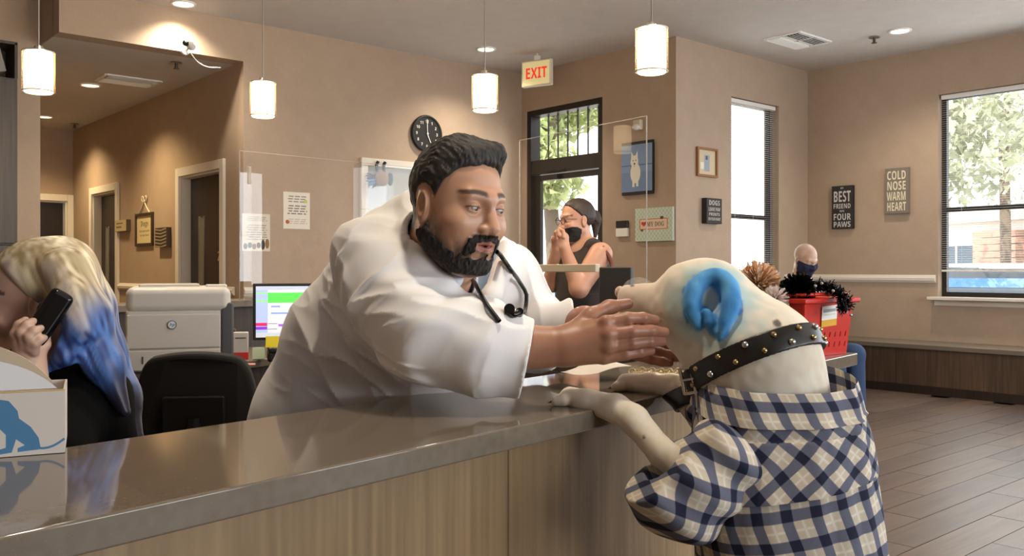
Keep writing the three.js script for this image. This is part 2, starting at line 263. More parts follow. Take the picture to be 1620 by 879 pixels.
function pendant(px, bottom, depth, label) {
  const p = W(px, bottom, depth), h = 0.215, r = 0.066, t = thing('pendant_lamp', label, 'pendant lamp', [p.x, p.y, p.z], 0, 'pendant lamps over the reception area');
  part('glass_shade', new THREE.LatheGeometry([[0.001, 0.006], [r - 0.004, 0.006], [r, 0.012], [r + 0.002, h * 0.5], [r, h - 0.012], [r - 0.006, h - 0.004], [0.001, h - 0.004]].map((q) => new THREE.Vector2(...q)), 32), std(hex('#fff3d8'), 0.5, { emissive: new THREE.Color(1, 0.80, 0.48), emissiveIntensity: 2.6 }), t);
  // outer woven metal sleeve: thin rings and uprights round the glass
  const rings = []; for (let k = 0; k <= 22; k++) rings.push(new THREE.TorusGeometry(r + 0.0085, 0.0007, 4, 30).rotateX(Math.PI / 2).translate(0, 0.016 + k * (h - 0.03) / 22, 0));
  part('sleeve', merge(rings), std(hex('#c9a878'), 0.4, { metalness: 0.6 }), t);
  part('sleeve_band', new THREE.TorusGeometry(r + 0.0085, 0.003, 6, 32).rotateX(Math.PI / 2).translate(0, 0.014, 0), M.metal, t);
  part('sleeve_band', new THREE.TorusGeometry(r + 0.0085, 0.003, 6, 32).rotateX(Math.PI / 2).translate(0, h - 0.006, 0), M.metal, t);
  part('cap', cyl(0.02, 0.03, 0.03, 20, 0, h + 0.008, 0), M.metal, t);
  part('cord', cyl(0.004, 0.004, CEIL - p.y - h - 0.04, 8, 0, (CEIL - p.y + h) / 2, 0), M.metal, t);
  part('canopy', cyl(0.055, 0.06, 0.022, 24, 0, CEIL - p.y - 0.012, 0), M.metal, t);
  const l = new THREE.PointLight(WARM, 2.6); l.position.set(0, h * 0.5, 0); l.castShadow = true; l.shadow.radius = 3; t.add(l);
}
pendant(61, 149, 4.48, 'glowing cylinder pendant lamp hanging in front of the pillar by the wall cabinet');
pendant(416, 187, 5.31, 'glowing cylinder pendant lamp hanging beside the corridor corner over the monitor');
pendant(767, 178, 5.14, 'glowing cylinder pendant lamp hanging above the doctor between clock and exit sign');
pendant(1031, 118, 4.13, 'large glowing cylinder pendant lamp hanging above the dog picture');

function vent(px, py, y, label, turn, w = 0.5, d = 0.3) {
  const p = CL(px, py, y), t = thing('ceiling_vent', label, 'vent', [p.x, y, p.z], turn);
  part('frame', merge([box(w, 0.014, 0.03, 0, -0.006, d / 2), box(w, 0.014, 0.03, 0, -0.006, -d / 2), box(0.03, 0.014, d, w / 2, -0.006, 0), box(0.03, 0.014, d, -w / 2, -0.006, 0), box(0.02, 0.014, d, 0, -0.006, 0), box(w, 0.014, 0.02, 0, -0.006, 0)]), M.white, t);
  part('backing', box(w - 0.02, 0.004, d - 0.02, 0, -0.0015, 0), M.black, t);
  for (let k = -5; k <= 5; k++) if (k) part('louvre', box(w - 0.05, 0.002, 0.026, 0, 0, 0), M.white, t, [0, -0.012, k * d / 11.5], [k > 0 ? 0.7 : -0.7, 0, 0]);
}
vent(203, 127, CCEIL, 'white metal air vent in the low corridor ceiling', 0, 0.5, 0.34);
vent(1262, 63, CEIL, 'white metal air vent in the main ceiling near the window corner', 0, 0.55, 0.36);
function sprinkler(px, py, y, label) {
  const p = CL(px, py, y), t = thing('sprinkler_head', label, 'sprinkler', [p.x, y, p.z]);
  part('escutcheon', cyl(0.045, 0.05, 0.012, 20, 0, -0.006, 0), M.metal, t);
  part('head', merge([cyl(0.012, 0.014, 0.045, 12, 0, -0.032, 0), cyl(0.026, 0.026, 0.004, 16, 0, -0.058, 0)]), std(hex('#5d564c'), 0.4, { metalness: 0.7 }), t);
}
sprinkler(279, 98, CCEIL, 'small sprinkler head just behind the beam beside the security camera');
sprinkler(118, 195, CCEIL, 'small sprinkler head at the far end of the corridor ceiling');
sprinkler(1383, 58, CEIL, 'small sprinkler head beside the downlight of the waiting area');

{ // security camera on the beam
  const q = onZ(293, 80, ZC), t = thing('security_camera', 'small white security camera mounted on the beam under the downlight', 'camera', [q.x, q.y, ZC]);
  part('wall_plate', cyl(0.035, 0.04, 0.02, 20).rotateX(Math.PI / 2).translate(0, 0.0, 0.01), M.white, t);
  part('arm', tube([[0, 0, 0.01], [0, 0.01, 0.07], [-0.02, 0.025, 0.1]], 0.011, 12, 8), M.white, t);
  part('housing', new THREE.CapsuleGeometry(0.034, 0.1, 6, 16).rotateZ(Math.PI / 2).rotateY(0.9).rotateZ(-0.18).translate(-0.01, 0.03, 0.12), M.white, t);
  part('lens', cyl(0.025, 0.025, 0.02, 18).rotateX(Math.PI / 2).rotateY(-0.7).translate(-0.06, 0.02, 0.17), M.blackGloss, t);
  part('cable', tube([[0.03, -0.01, 0.02], [0.1, -0.08, 0.015], [0.18, -0.11, 0.012], [0.3, -0.1, 0.01]], 0.005, 20, 6), M.white, t);
}
{ // exit sign
  const a = onX(851, 116, XE), t = thing('exit_sign', 'lit white exit sign with red letters high beside the glazed door', 'exit sign', [XE - 0.02, a.y - 0.14, a.z], -Math.PI / 2 + 0.25);
  const w = 0.34, h = 0.26;
  const q = V(850, 116, 9.0), wp = world(...q); t.position.set(wp.x, wp.y - h / 2, wp.z);
  part('housing', rbox(w, h, 0.05, 0.008, 0, h / 2, 0), std(hex('#d9cfb8'), 0.5), t);
  part('sign_face', new THREE.PlaneGeometry(w - 0.03, h - 0.03).translate(0, h / 2, 0.0262), std(0xffffff, 0.5, { map: canvasTex(256, 192, (x, a_, b_) => { x.fillStyle = '#d6c690'; x.fillRect(0, 0, a_, b_); x.fillStyle = '#ff3410'; x.font = 'bold 120px sans-serif'; x.textAlign = 'center'; x.save(); x.translate(128, 140); x.scale(0.82, 1.05); x.fillText('EXIT', 0, 0); x.restore(); }), emissive: 0xffffff, emissiveIntensity: 0.45 }), t);
  t.children[1].material.emissiveMap = t.children[1].material.map;
  part('mount', box(0.05, 0.05, CEIL > 3 ? 0.04 : 0.04, 0, h + 0.02, 0), M.white, t);
  part('stem', cyl(0.008, 0.008, CEIL - (wp.y + h / 2) , 8, 0, h + (CEIL - wp.y - h / 2) / 2, 0), M.white, t);
  t.rotation.y = YAW + 0.35 - 0.9;
}
{ // wall clock
  const q = onZ(673, 212, ZC), r = 0.185, t = thing('wall_clock', 'round black wall clock with white numerals above the white framed board', 'clock', [q.x, q.y, ZC]);
  part('rim', new THREE.LatheGeometry([[r - 0.02, 0], [r, 0.004], [r + 0.004, 0.03], [r - 0.008, 0.045], [r - 0.02, 0.032]].map((p) => new THREE.Vector2(...p)), 48).rotateX(Math.PI / 2), M.black, t);
  part('face', new THREE.CircleGeometry(r - 0.012, 40).translate(0, 0, 0.028), std(0xffffff, 0.5, { map: canvasTex(256, 256, (x) => { x.fillStyle = '#15120f'; x.fillRect(0, 0, 256, 256); x.fillStyle = '#d9d4c6'; x.font = 'bold 30px sans-serif'; x.textAlign = 'center'; for (let k = 1; k <= 12; k++) { const a = k * Math.PI / 6; x.fillText(String(k), 128 + Math.sin(a) * 92, 139 - Math.cos(a) * 92); } }) }), t);
  part('hour_hand', box(0.008, 0.105, 0.003, 0, 0.045, 0), M.white, t, [0, 0, 0.034], [0, 0, -5.95 * Math.PI / 6 + 0.1 + 0.32]);
  part('minute_hand', box(0.006, 0.15, 0.003, 0, 0.07, 0), M.white, t, [0, 0, 0.038], [0, 0, 0.03]);
  part('hub', cyl(0.01, 0.01, 0.012, 14).rotateX(Math.PI / 2).translate(0, 0, 0.038), M.white, t);
}
// ---------------------------------------------------------------- pictures, signs and notices
function lines(x, list, font, fill) { x.fillStyle = fill; x.textAlign = 'center'; for (const [s, cx, y, w, h] of list) { x.save(); x.font = 'bold 100px ' + font; const m = x.measureText(s).width; x.translate(cx, y); x.scale(w / m, h / 74); x.fillText(s, 0, 0); x.restore(); } }
const face = (draw, w = 256, h = 256, r = 0.6) => std(0xffffff, r, { map: canvasTex(w, h, draw) });
function plaque(name, label, category, w, h, d, mat, faceMat, place, turn, group) {
  const t = thing(name, label, category, place, turn, group);
  part('board', rbox(w, h, d, 0.003, 0, 0, d / 2), mat, t);
  part('print', new THREE.PlaneGeometry(w - 0.004, h - 0.004).translate(0, 0, d + 0.0012), faceMat, t);
  return t;
}
{ // on the exit wall (x = XE): canvas, my-dog sign, thermostat, added lamp reflection
  const a = onX(1011, 266, XE), w = Math.abs(onX(987, 266, XE).z - onX(1036, 266, XE).z), h = onX(1011, 229, XE).y - onX(1011, 304, XE).y, R = -Math.PI / 2;
  const t = plaque('dog_canvas', 'canvas picture of a white dog on a blue background', 'picture', w, h, 0.035, M.black, face((x) => {
    x.fillStyle = '#7d95b8'; x.fillRect(0, 0, 256, 256); x.fillStyle = '#6f88ad'; x.fillRect(0, 150, 256, 106); x.fillStyle = '#3f5f9c'; x.fillRect(0, 110, 256, 5);
    x.fillStyle = '#e4e0cf'; x.beginPath(); x.ellipse(118, 155, 42, 55, 0, 0, 7); x.fill(); x.beginPath(); x.ellipse(110, 92, 32, 34, 0, 0, 7); x.fill();
    x.beginPath(); x.moveTo(82, 80); x.lineTo(84, 34); x.lineTo(106, 66); x.fill(); x.beginPath(); x.moveTo(114, 66); x.lineTo(136, 34); x.lineTo(138, 82); x.fill();
    x.fillRect(92, 190, 18, 40); x.fillRect(124, 190, 18, 38); x.fillStyle = '#3b2f28'; x.beginPath(); x.ellipse(110, 104, 7, 5, 0, 0, 7); x.fill(); x.beginPath(); x.arc(98, 86, 3.5, 0, 7); x.arc(122, 86, 3.5, 0, 7); x.fill(); x.fillStyle = '#c9a9a0'; x.beginPath(); x.ellipse(110, 116, 5, 5, 0, 0, 7); x.fill();
  }), [XE, a.y, a.z], R);
  part('frame_bar', box(w, 0.03, 0.02, 0, h / 2 + 0.012, 0.02), M.black, t); part('frame_bar', box(w, 0.03, 0.02, 0, -h / 2 - 0.012, 0.02), M.black, t);
  const b = onX(1037, 355, XE), bw_ = Math.abs(onX(1007, 355, XE).z - onX(1066, 355, XE).z), bh = onX(1037, 329, XE).y - onX(1037, 382, XE).y;
  plaque('love_sign', 'pale green patterned sign reading my dog with a red heart', 'sign', bw_, bh, 0.03, std(hex('#b9bfae'), 0.7), face((x) => {
    x.fillStyle = '#b4c4b4'; x.fillRect(0, 0, 256, 256); x.strokeStyle = '#d5dccb'; x.lineWidth = 4; for (let i = -8; i < 18; i++) { x.beginPath(); x.moveTo(i * 24, 0); x.lineTo(i * 24 + 160, 256); x.stroke(); x.beginPath(); x.moveTo(i * 24 + 80, 0); x.lineTo(i * 24 - 80, 256); x.stroke(); }
    x.fillStyle = '#c96a44'; x.fillRect(30, 82, 196, 84); x.fillStyle = '#ddc4a8'; x.fillRect(36, 88, 184, 72); lines(x, [['MY DOG', 142, 142, 120, 36]], 'serif', '#5b4a40');
    x.fillStyle = '#b53224'; x.beginPath(); x.moveTo(62, 142); x.lineTo(44, 122); x.arc(53, 114, 10, 2.6, 0); x.arc(71, 114, 10, 3.14, 0.6); x.fill(); x.fillStyle = '#5b4030'; x.beginPath(); x.arc(186, 78, 12, 0, 7); x.arc(48, 170, 10, 0, 7); x.fill();
  }), [XE, b.y, b.z], R);
  const c = onX(986, 362, XE), th = thing('thermostat', 'small wall thermostat with black display above white cover', 'thermostat', [XE, c.y, c.z], R);
  part('cover', rbox(0.15, 0.085, 0.03, 0.006, 0, -0.035, 0.015), M.white, th); part('display', rbox(0.15, 0.07, 0.028, 0.006, 0, 0.045, 0.014), M.blackGloss, th);
  const s = onX(1012, 198, XE), se = thing('lamp_reflection', 'added white shape for a pendant lamp reflection above the dog canvas', 'reflection', [XE, s.y, s.z], R);  // solid shape added in place of a pendant lamp reflected in the acrylic
  part('base', rbox(0.1, 0.1, 0.05, 0.015, 0, 0, 0.025), std(hex('#cfc3b2'), 0.5), se); part('lens', new THREE.SphereGeometry(0.045, 18, 12).scale(1, 0.7, 0.8).translate(0, -0.025, 0.05), M.white, se);  // no real lens: white ball shows the bright end of the reflected lamp
}
{ // on the narrow-window wall (z = ZN)
  const a = onZ(1117, 257, ZN), w = onZ(1133, 257, ZN).x - onZ(1101, 257, ZN).x, h = onZ(1117, 234, ZN).y - onZ(1117, 280, ZN).y, f = 0.022;
  const t = thing('framed_picture', 'small wooden framed picture above the black paw sign', 'picture', [a.x, a.y, ZN]), wood = std(hex('#8a5a2b'), 0.5);
  part('frame', merge([box(w, f, 0.025, 0, h / 2 - f / 2, 0.0125), box(w, f, 0.025, 0, -h / 2 + f / 2, 0.0125), box(f, h - 2 * f, 0.025, w / 2 - f / 2, 0, 0.0125), box(f, h - 2 * f, 0.025, -w / 2 + f / 2, 0, 0.0125)]), wood, t);
  part('print', new THREE.PlaneGeometry(w - 2 * f, h - 2 * f).translate(0, 0, 0.008), face((x) => { x.fillStyle = '#c9b896'; x.fillRect(0, 0, 256, 256); x.fillStyle = '#94a0ac'; x.fillRect(90, 50, 80, 170); x.fillStyle = '#e2dccb'; x.fillRect(40, 130, 46, 70); x.fillStyle = '#5a5148'; x.fillRect(112, 60, 30, 40); }), t);
  const b = onZ(1122, 334, ZN);
  plaque('block_sign', 'small black box sign with white words under the framed picture', 'sign', onZ(1134, 334, ZN).x - onZ(1110, 334, ZN).x, onZ(1122, 314, ZN).y - onZ(1122, 354, ZN).y, 0.06, M.black, face((x) => { x.fillStyle = '#231e1b'; x.fillRect(0, 0, 256, 256); lines(x, [['DOGS', 128, 70, 190, 50], ['LEAVE PAW', 128, 130, 200, 38], ['PRINTS', 128, 178, 190, 32], ['ON YOUR HEART', 128, 226, 210, 30]], 'sans-serif', '#b9b2a8'); }), [b.x, b.y, ZN], 0);
}
{ // on the right wall (x = XR)
  const dims = (x0, x1, y0, y1) => { const c = onX((x0 + x1) / 2, (y0 + y1) / 2, XR); return [Math.abs(onX(x0, 300, XR).z - onX(x1, 300, XR).z), onX((x0 + x1) / 2, y0, XR).y - onX((x0 + x1) / 2, y1, XR).y, [XR, c.y, c.z]]; };
  const [w, h, p] = dims(1319, 1352, 294, 362), [w2_, h2_, p2] = dims(1403, 1440, 266, 338);
  plaque('words_sign', 'tall black box sign reading my best friend has four paws', 'sign', w, h, 0.045, M.black, face((x) => { x.fillStyle = '#231d1a'; x.fillRect(0, 0, 256, 512); lines(x, [['MY', 128, 38, 40, 24], ['BEST', 128, 190, 220, 132], ['FRIEND', 128, 270, 220, 58], ['HAS', 128, 312, 60, 24], ['FOUR', 128, 408, 220, 78], ['PAWS', 128, 492, 220, 66]], 'sans-serif', '#c4c0bc'); }, 256, 512), p, -Math.PI / 2);
  plaque('words_sign', 'tall grey box sign reading cold nose warm heart', 'sign', w2_, h2_, 0.045, std(hex('#7d746a'), 0.6), face((x) => { x.fillStyle = '#776d63'; x.fillRect(0, 0, 256, 512); lines(x, [['COLD', 128, 128, 216, 100], ['NOSE', 128, 246, 216, 100], ['WARM', 128, 364, 216, 100], ['HEART', 128, 482, 216, 100]], 'sans-serif', '#d8cfae'); }, 256, 512), p2, -Math.PI / 2);
}
{ // on the clock wall (z = ZC): notices and the white framed glazed board with an ornament
  const note = (x0, x1, y0, y1, label, draw) => { const a = onZ(x0, y0, ZC), b = onZ(x1, y0, ZC), c = onZ((x0 + x1) / 2, y1, ZC), m = onZ((x0 + x1) / 2, y0, ZC);
    single('notice_sheet', label, 'notice', new THREE.BoxGeometry(b.x - a.x, m.y - c.y, 0.002), [M.paper, M.paper, M.paper, M.paper, face(draw, 192, 256, 0.85), M.paper], [(a.x + b.x) / 2, (m.y + c.y) / 2, ZC + 0.002]); };
  const rows = (x, y0, n, gap, col) => { x.fillStyle = col; for (let i = 0; i < n; i++) for (let u = 30; u < 160; u += 9) if ((i * 7 + u * 3) % 5) x.fillRect(u + (i % 3) * 4, y0 + i * gap, 7, gap * 0.42); };
  note(383, 427, 338, 397, 'paper notice with small animal drawings along its lower edge', (x) => { x.fillStyle = '#d9cfc0'; x.fillRect(0, 0, 192, 256); rows(x, 20, 3, 12, '#8a8178'); rows(x, 76, 7, 16, '#8a8178'); for (let k = 0; k < 6; k++) { x.fillStyle = ['#5b4a3c', '#3a3532', '#8c6a4a'][k % 3]; x.beginPath(); x.ellipse(22 + k * 30, 224 - (k % 2) * 8 - (k > 3 ? 12 : 0), 14, 20 + (k > 3 ? 14 : 0), 0, 0, 7); x.fill(); } });
  note(448, 490, 304, 362, 'paper notice with bold lines and a red corner mark', (x) => { x.fillStyle = '#e3dccf'; x.fillRect(0, 0, 192, 256); rows(x, 26, 3, 18, '#6d655c'); rows(x, 92, 4, 18, '#4d463f'); x.fillStyle = '#c6c85c'; x.fillRect(150, 50, 22, 22); x.fillStyle = '#b55436'; x.beginPath(); x.arc(30, 208, 14, 0, 7); x.fill(); rows(x, 186, 3, 14, '#b9a79a'); });
  const a = onZ(569, 249, ZC), b = onZ(700, 249, ZC), c = onZ(600, 345, ZC), w = b.x - a.x, h = a.y - c.y, f = 0.075;
  const t = thing('glazed_board', 'white framed glazed noticeboard on the wall behind the doctor', 'noticeboard', [a.x, c.y, ZC]);
  part('frame', merge([rbox(w, f, 0.035, 0.006, w / 2, h - f / 2, 0.0175), rbox(w, f, 0.035, 0.006, w / 2, f / 2, 0.0175), rbox(f, h - 2 * f, 0.035, 0.006, f / 2, h / 2, 0.0175), rbox(f, h - 2 * f, 0.035, 0.006, w - f / 2, h / 2, 0.0175)]), M.trim, t);
  part('backing', box(w - 2 * f, h - 2 * f, 0.008, w / 2, h / 2, 0.006), std(hex('#8d8878'), 0.25), t);
  part('pane', new THREE.PlaneGeometry(w - 2 * f, h - 2 * f).translate(w / 2, h / 2, 0.02), M.glass, t);
  const o = onZ(597, 283, ZC), g = thing('feather_ornament', 'brown bird ornament with black and blue feathers on the white framed board', 'ornament', [o.x, o.y, ZC + 0.075]);
  part('body', new THREE.SphereGeometry(0.075, 18, 14).scale(1.1, 1, 0.35), std(hex('#7d5a2a'), 0.8), g);
  part('tail', new THREE.SphereGeometry(0.055, 16, 12).scale(0.6, 1.2, 0.3).translate(0.1, 0.0, 0), M.black, g);
  const feather = (ang, len, col) => part('feather', new THREE.SphereGeometry(0.5, 10, 6).scale(len, 0.022, 0.01).translate(len / 2, 0, 0).rotateZ(ang), std(hex(col), 0.8), g);
  [[2.9, 0.17, '#2a2522'], [3.05, 0.18, '#2a2522'], [3.35, 0.18, '#4f7fb5'], [3.6, 0.17, '#3e6da8'], [3.9, 0.15, '#2a2522'], [3.2, 0.17, '#1d1a18']].forEach((q) => feather(...q));
  for (const s of [-0.05, 0.03]) part('crest', tube([[s, 0.06, 0], [s - 0.005, 0.13, 0], [s + 0.01, 0.16, 0.005]], 0.016, 10, 8), M.black, g);
}
{ // corridor wall decorations (x = XC)
  const R = -Math.PI / 2, a = onX(230, 363, XC), w = Math.abs(onX(216, 363, XC).z - onX(243, 363, XC).z), h = onX(230, 338, XC).y - onX(230, 390, XC).y, f = 0.03;
  const t = thing('hanging_frame', 'dark framed certificate hung by a white bow on the corridor wall', 'picture', [XC, a.y, a.z], R);
  part('frame', merge([box(w, f, 0.025, 0, h / 2 - f / 2, 0.0125), box(w, f, 0.025, 0, -h / 2 + f / 2, 0.0125), box(f, h - 2 * f, 0.025, w / 2 - f / 2, 0, 0.0125), box(f, h - 2 * f, 0.025, -w / 2 + f / 2, 0, 0.0125)]), std(hex('#3a2415'), 0.5), t);
  part('print', new THREE.PlaneGeometry(w - 2 * f, h - 2 * f).translate(0, 0, 0.01), face((x) => { x.fillStyle = '#d6c79a'; x.fillRect(0, 0, 256, 256); lines(x, [['Dogs', 128, 96, 130, 50], ['leave paw prints', 128, 150, 170, 20], ['on your heart', 128, 190, 150, 20]], 'serif', '#4f3f28'); }), t);
  part('ribbon', merge([tube([[-w * 0.3, h / 2, 0.012], [-w * 0.12, h / 2 + 0.07, 0.014], [0, h / 2 + 0.13, 0.014]], 0.008, 10, 6), tube([[w * 0.3, h / 2, 0.012], [w * 0.12, h / 2 + 0.07, 0.014], [0, h / 2 + 0.13, 0.014]], 0.008, 10, 6)]), std(hex('#d9cdb4'), 0.8), t);
  part('bow', merge([-1, 1].map((s) => new THREE.TorusGeometry(0.035, 0.012, 8, 18).scale(1, 0.7, 0.6).rotateZ(s * 0.6).translate(s * 0.04, h / 2 + 0.15, 0.015))), std(hex('#d9cdb4'), 0.8), t);
  const pl = (px0, px1, y0, y1, label, nm, mat, d) => { const q = onX((px0 + px1) / 2, (y0 + y1) / 2, XC), ww = Math.abs(onX(px0, 370, XC).z - onX(px1, 370, XC).z), hh = onX((px0 + px1) / 2, y0, XC).y - onX((px0 + px1) / 2, y1, XC).y; return plaque(nm, label, 'sign', ww, hh, d, std(hex('#4a3c2c'), 0.6), mat, [XC, q.y, q.z], R); };
  pl(253, 271, 360, 391, 'small black and white patterned sign beside the corridor door', 'patterned_sign', face((x) => { x.fillStyle = '#2d261f'; x.fillRect(0, 0, 256, 256); x.strokeStyle = '#9b8d72'; x.lineWidth = 16; for (let i = 0; i < 6; i++) { x.beginPath(); x.moveTo(0, 20 + i * 44); x.lineTo(128, 36 + i * 44); x.lineTo(256, 12 + i * 44); x.stroke(); } }), 0.05);
  pl(189, 207, 348, 366, 'small cream wall plaque beside the hanging certificate', 'wall_plaque', face((x) => { x.fillStyle = '#cdbb8f'; x.fillRect(0, 0, 256, 256); x.fillStyle = '#7a6a45'; x.fillRect(30, 60, 150, 30); x.fillRect(30, 140, 120, 40); }), 0.05);
}
// ---------------------------------------------------------------- reception counter (its own frame: x along the counter, z towards the visitors)
const TOP = 0.87, CT = 0.87, cA = V(0, 849, FOCAL * 0.29 / 423), cTurn = YAW + 0.8866, cLen0 = -0.9, cLen1 = 2.78, cDepth = 0.447;
const cPos = world(cA[0], 0, cA[2]);
{
  const L = cLen1 - cLen0, mid = (cLen0 + cLen1) / 2;
  const t = thing('reception_counter', 'long reception counter clad in pale upright-grain wood panels', 'counter', [cPos.x, 0, cPos.z], cTurn);
  part('body', box(L - 0.1, CT - 0.145, cDepth - 0.14, mid, (CT - 0.045) / 2 + 0.05, -cDepth / 2 - 0.005), M.dark, t);
  const n = 4, pw = (L - 0.08) / n;
  for (let k = 0; k < n; k++) part('panel', rbox(pw - 0.0015, CT - 0.145, 0.018, 0.0015, cLen0 + 0.04 + pw * (k + 0.5), (CT - 0.045) / 2 + 0.05, -0.068), M.tan, t);
  for (const g of t.children.filter((o) => o.name === 'panel')) { const p = g.geometry.attributes.position, u = g.geometry.attributes.uv; for (let i = 0; i < p.count; i++) u.setXY(i, p.getX(i), p.getY(i)); }
  part('end_panel', rbox(0.018, CT - 0.145, cDepth - 0.14, 0.0015, cLen1 - 0.04, (CT - 0.045) / 2 + 0.05, -cDepth / 2 - 0.005), M.tan, t);
  part('plinth', box(L - 0.16, 0.1, cDepth - 0.2, mid, 0.05, -cDepth / 2), M.black, t);
  const slab = single('countertop', 'polished grey-taupe stone worktop of the reception counter', 'worktop', rbox(L, 0.042, cDepth, 0.004, mid, CT - 0.021, -cDepth / 2), M.quartz, [cPos.x, 0, cPos.z], [0, cTurn, 0]);
  const p = slab.geometry.attributes.position, u = slab.geometry.attributes.uv; for (let i = 0; i < p.count; i++) u.setXY(i, p.getX(i), p.getZ(i) + p.getY(i));
}
// ---------------------------------------------------------------- back desk with drawers and a raised ledge
const kA = [-1.68, 0, -3.97], kTurn = YAW + 1.0123, kPos = world(...kA), DH = 0.70;   // x along the desk, z towards the counter
const onDesk = (x, y, z) => new THREE.Vector3(x, y, z).applyAxisAngle(new THREE.Vector3(0, 1, 0), kTurn).add(kPos);
{
  const x0 = -1.0, x1 = 1.6, L = x1 - x0, t = thing('back_desk', 'dark wood back desk with grey worktop, drawers and raised ledge', 'desk', [kPos.x, 0, kPos.z], kTurn);
  part('worktop', rbox(L, 0.038, 0.64, 0.004, (x0 + x1) / 2, DH - 0.019, -0.32), M.quartzDull, t);
  part('carcass', box(L - 0.04, DH - 0.04, 0.56, (x0 + x1) / 2, (DH - 0.04) / 2, -0.33), M.dark, t);
  for (let k = 0; k < 2; k++) { const cx = x0 + 0.55 + k * 0.72; const d = part('drawer_front', rbox(0.68, 0.18, 0.018, 0.003, cx, DH - 0.14, -0.042), M.dark, t); part('handle', merge([cyl(0.005, 0.005, 0.13, 8).rotateZ(Math.PI / 2).translate(cx + 0.33 - 0.1, DH - 0.1, -0.012), box(0.008, 0.008, 0.025, cx + 0.18, DH - 0.1, -0.02), box(0.008, 0.008, 0.025, cx + 0.28, DH - 0.1, -0.02)]), M.metal, d); const e = part('door', rbox(0.68, DH - 0.34, 0.018, 0.003, cx, (DH - 0.14) / 2 - 0.02, -0.042), M.dark, t); }
  part('upstand', box(L, 0.97 - DH, 0.06, (x0 + x1) / 2, (0.97 + DH) / 2 - 0.02, -0.67), M.dark, t);
  part('ledge', rbox(L, 0.038, 0.3, 0.004, (x0 + x1) / 2, 0.961, -0.72), M.quartzDull, t);
  part('ledge_back', box(L, 0.94, 0.02, (x0 + x1) / 2, 0.47, -0.71), M.dark, t);
}
{ // wall cabinet at the left with an open shelf on top
  const a = W(-70, 0, 6.6), b = onZ(28, 200, ZS + 0.34), t = thing('wall_cabinet', 'tall dark wood wall cabinet beside the pillar', 'cabinet', [b.x - 0.62, 0, ZS + 0.02]);
  const y0 = 1.16 + (426 - 388) * 7.05 / FOCAL, y1 = 1.16 + (426 - 132) * 7.05 / FOCAL, y2 = 1.16 + (426 - 78) * 7.05 / FOCAL;
  part('body', box(1.24, y1 - y0, 0.3, 0, (y0 + y1) / 2, 0.16), M.dark, t);
  part('door', rbox(0.6, y1 - y0 - 0.02, 0.02, 0.004, 0.31, (y0 + y1) / 2, 0.32), M.dark, t); part('door', rbox(0.6, y1 - y0 - 0.02, 0.02, 0.004, -0.31, (y0 + y1) / 2, 0.32), M.dark, t);
  part('open_shelf', merge([box(1.24, 0.02, 0.32, 0, y2, 0.16), box(0.02, y2 - y1, 0.32, 0.61, (y1 + y2) / 2, 0.16), box(0.02, y2 - y1, 0.32, -0.61, (y1 + y2) / 2, 0.16), box(1.2, y2 - y1, 0.01, 0, (y1 + y2) / 2, 0.01)]), M.dark, t);
  part('light_rail', box(1.24, 0.05, 0.3, 0, y0 - 0.03, 0.16), M.dark, t);
  single('file_folder', 'patterned grey folder on the open shelf above the wall cabinet', 'folder', rbox(0.14, 0.2, 0.22, 0.005).rotateZ(0.25), std(hex('#8c8880'), 0.8, { map: T_paint }), [b.x - 0.17, y1 + 0.125, ZS + 0.24]);
}
// ---------------------------------------------------------------- printer, papers, monitor and desk clutter
{
  const p = W(283, 580, 4.16), t = thing('laser_printer', 'large pale grey laser printer standing on the back desk', 'printer', [p.x, DH, p.z], YAW + 0.36);
  const body = std(hex('#c9c2b8'), 0.38), dk = std(hex('#4b4a4c'), 0.45);
  const prof = new THREE.Shape(); prof.moveTo(-0.2, 0.012); prof.lineTo(0.2, 0.012); prof.lineTo(0.205, 0.33); prof.quadraticCurveTo(0.205, 0.385, 0.15, 0.388); prof.lineTo(-0.15, 0.388); prof.quadraticCurveTo(-0.205, 0.385, -0.205, 0.33); prof.closePath();
  part('body', rbox(0.40, 0.27, 0.36, 0.012, -0.02, 0.145, -0.02), body, t);
  part('side_panel', rbox(0.055, 0.3, 0.37, 0.01, 0.205, 0.16, -0.02), dk, t);
  part('top_cover', rbox(0.44, 0.115, 0.38, 0.035, 0.0, 0.325, -0.02, 5), body, t);
  part('output_tray', rbox(0.26, 0.02, 0.24, 0.008, -0.04, 0.384, -0.05), std(hex('#b3aca2'), 0.45), t);
  part('control_panel', rbox(0.09, 0.016, 0.1, 0.006, 0.16, 0.384, 0.09), std(hex('#d8d4cc'), 0.3), t);
  part('front_door', rbox(0.39, 0.15, 0.014, 0.005, -0.02, 0.186, 0.166), body, t);
  const tr = part('paper_tray', rbox(0.39, 0.09, 0.018, 0.006, -0.02, 0.06, 0.166), body, t); part('tray_grip', box(0.2, 0.008, 0.008, 0.0, 0.02, 0.176), dk, tr); part('level_gauge', box(0.006, 0.032, 0.004, -0.15, 0.062, 0.176), dk, tr);
  part('feet', merge([box(0.36, 0.012, 0.3, -0.01, 0.006, -0.02)]), dk, t);
  part('badge', merge([new THREE.CylinderGeometry(0.02, 0.02, 0.006, 24).rotateX(Math.PI / 2).translate(-0.03, 0.215, 0.175)]), M.metal, t);
  part('badge_print', new THREE.CircleGeometry(0.016, 20).translate(-0.03, 0.215, 0.179), face((x) => { x.fillStyle = '#d9dde2'; x.fillRect(0, 0, 128, 128); x.fillStyle = '#50647f'; x.font = 'italic bold 74px sans-serif'; x.textAlign = 'center'; x.fillText('hp', 64, 86); }, 128, 128, 0.3), t);
  for (let k = 0; k < 2; k++) part('side_vent', merge(Array.from({ length: 6 }, (_, i) => box(0.004, 0.09, 0.005, -0.222, 0.18, -0.1 + k * 0.11 + i * 0.012))), dk, t);
}
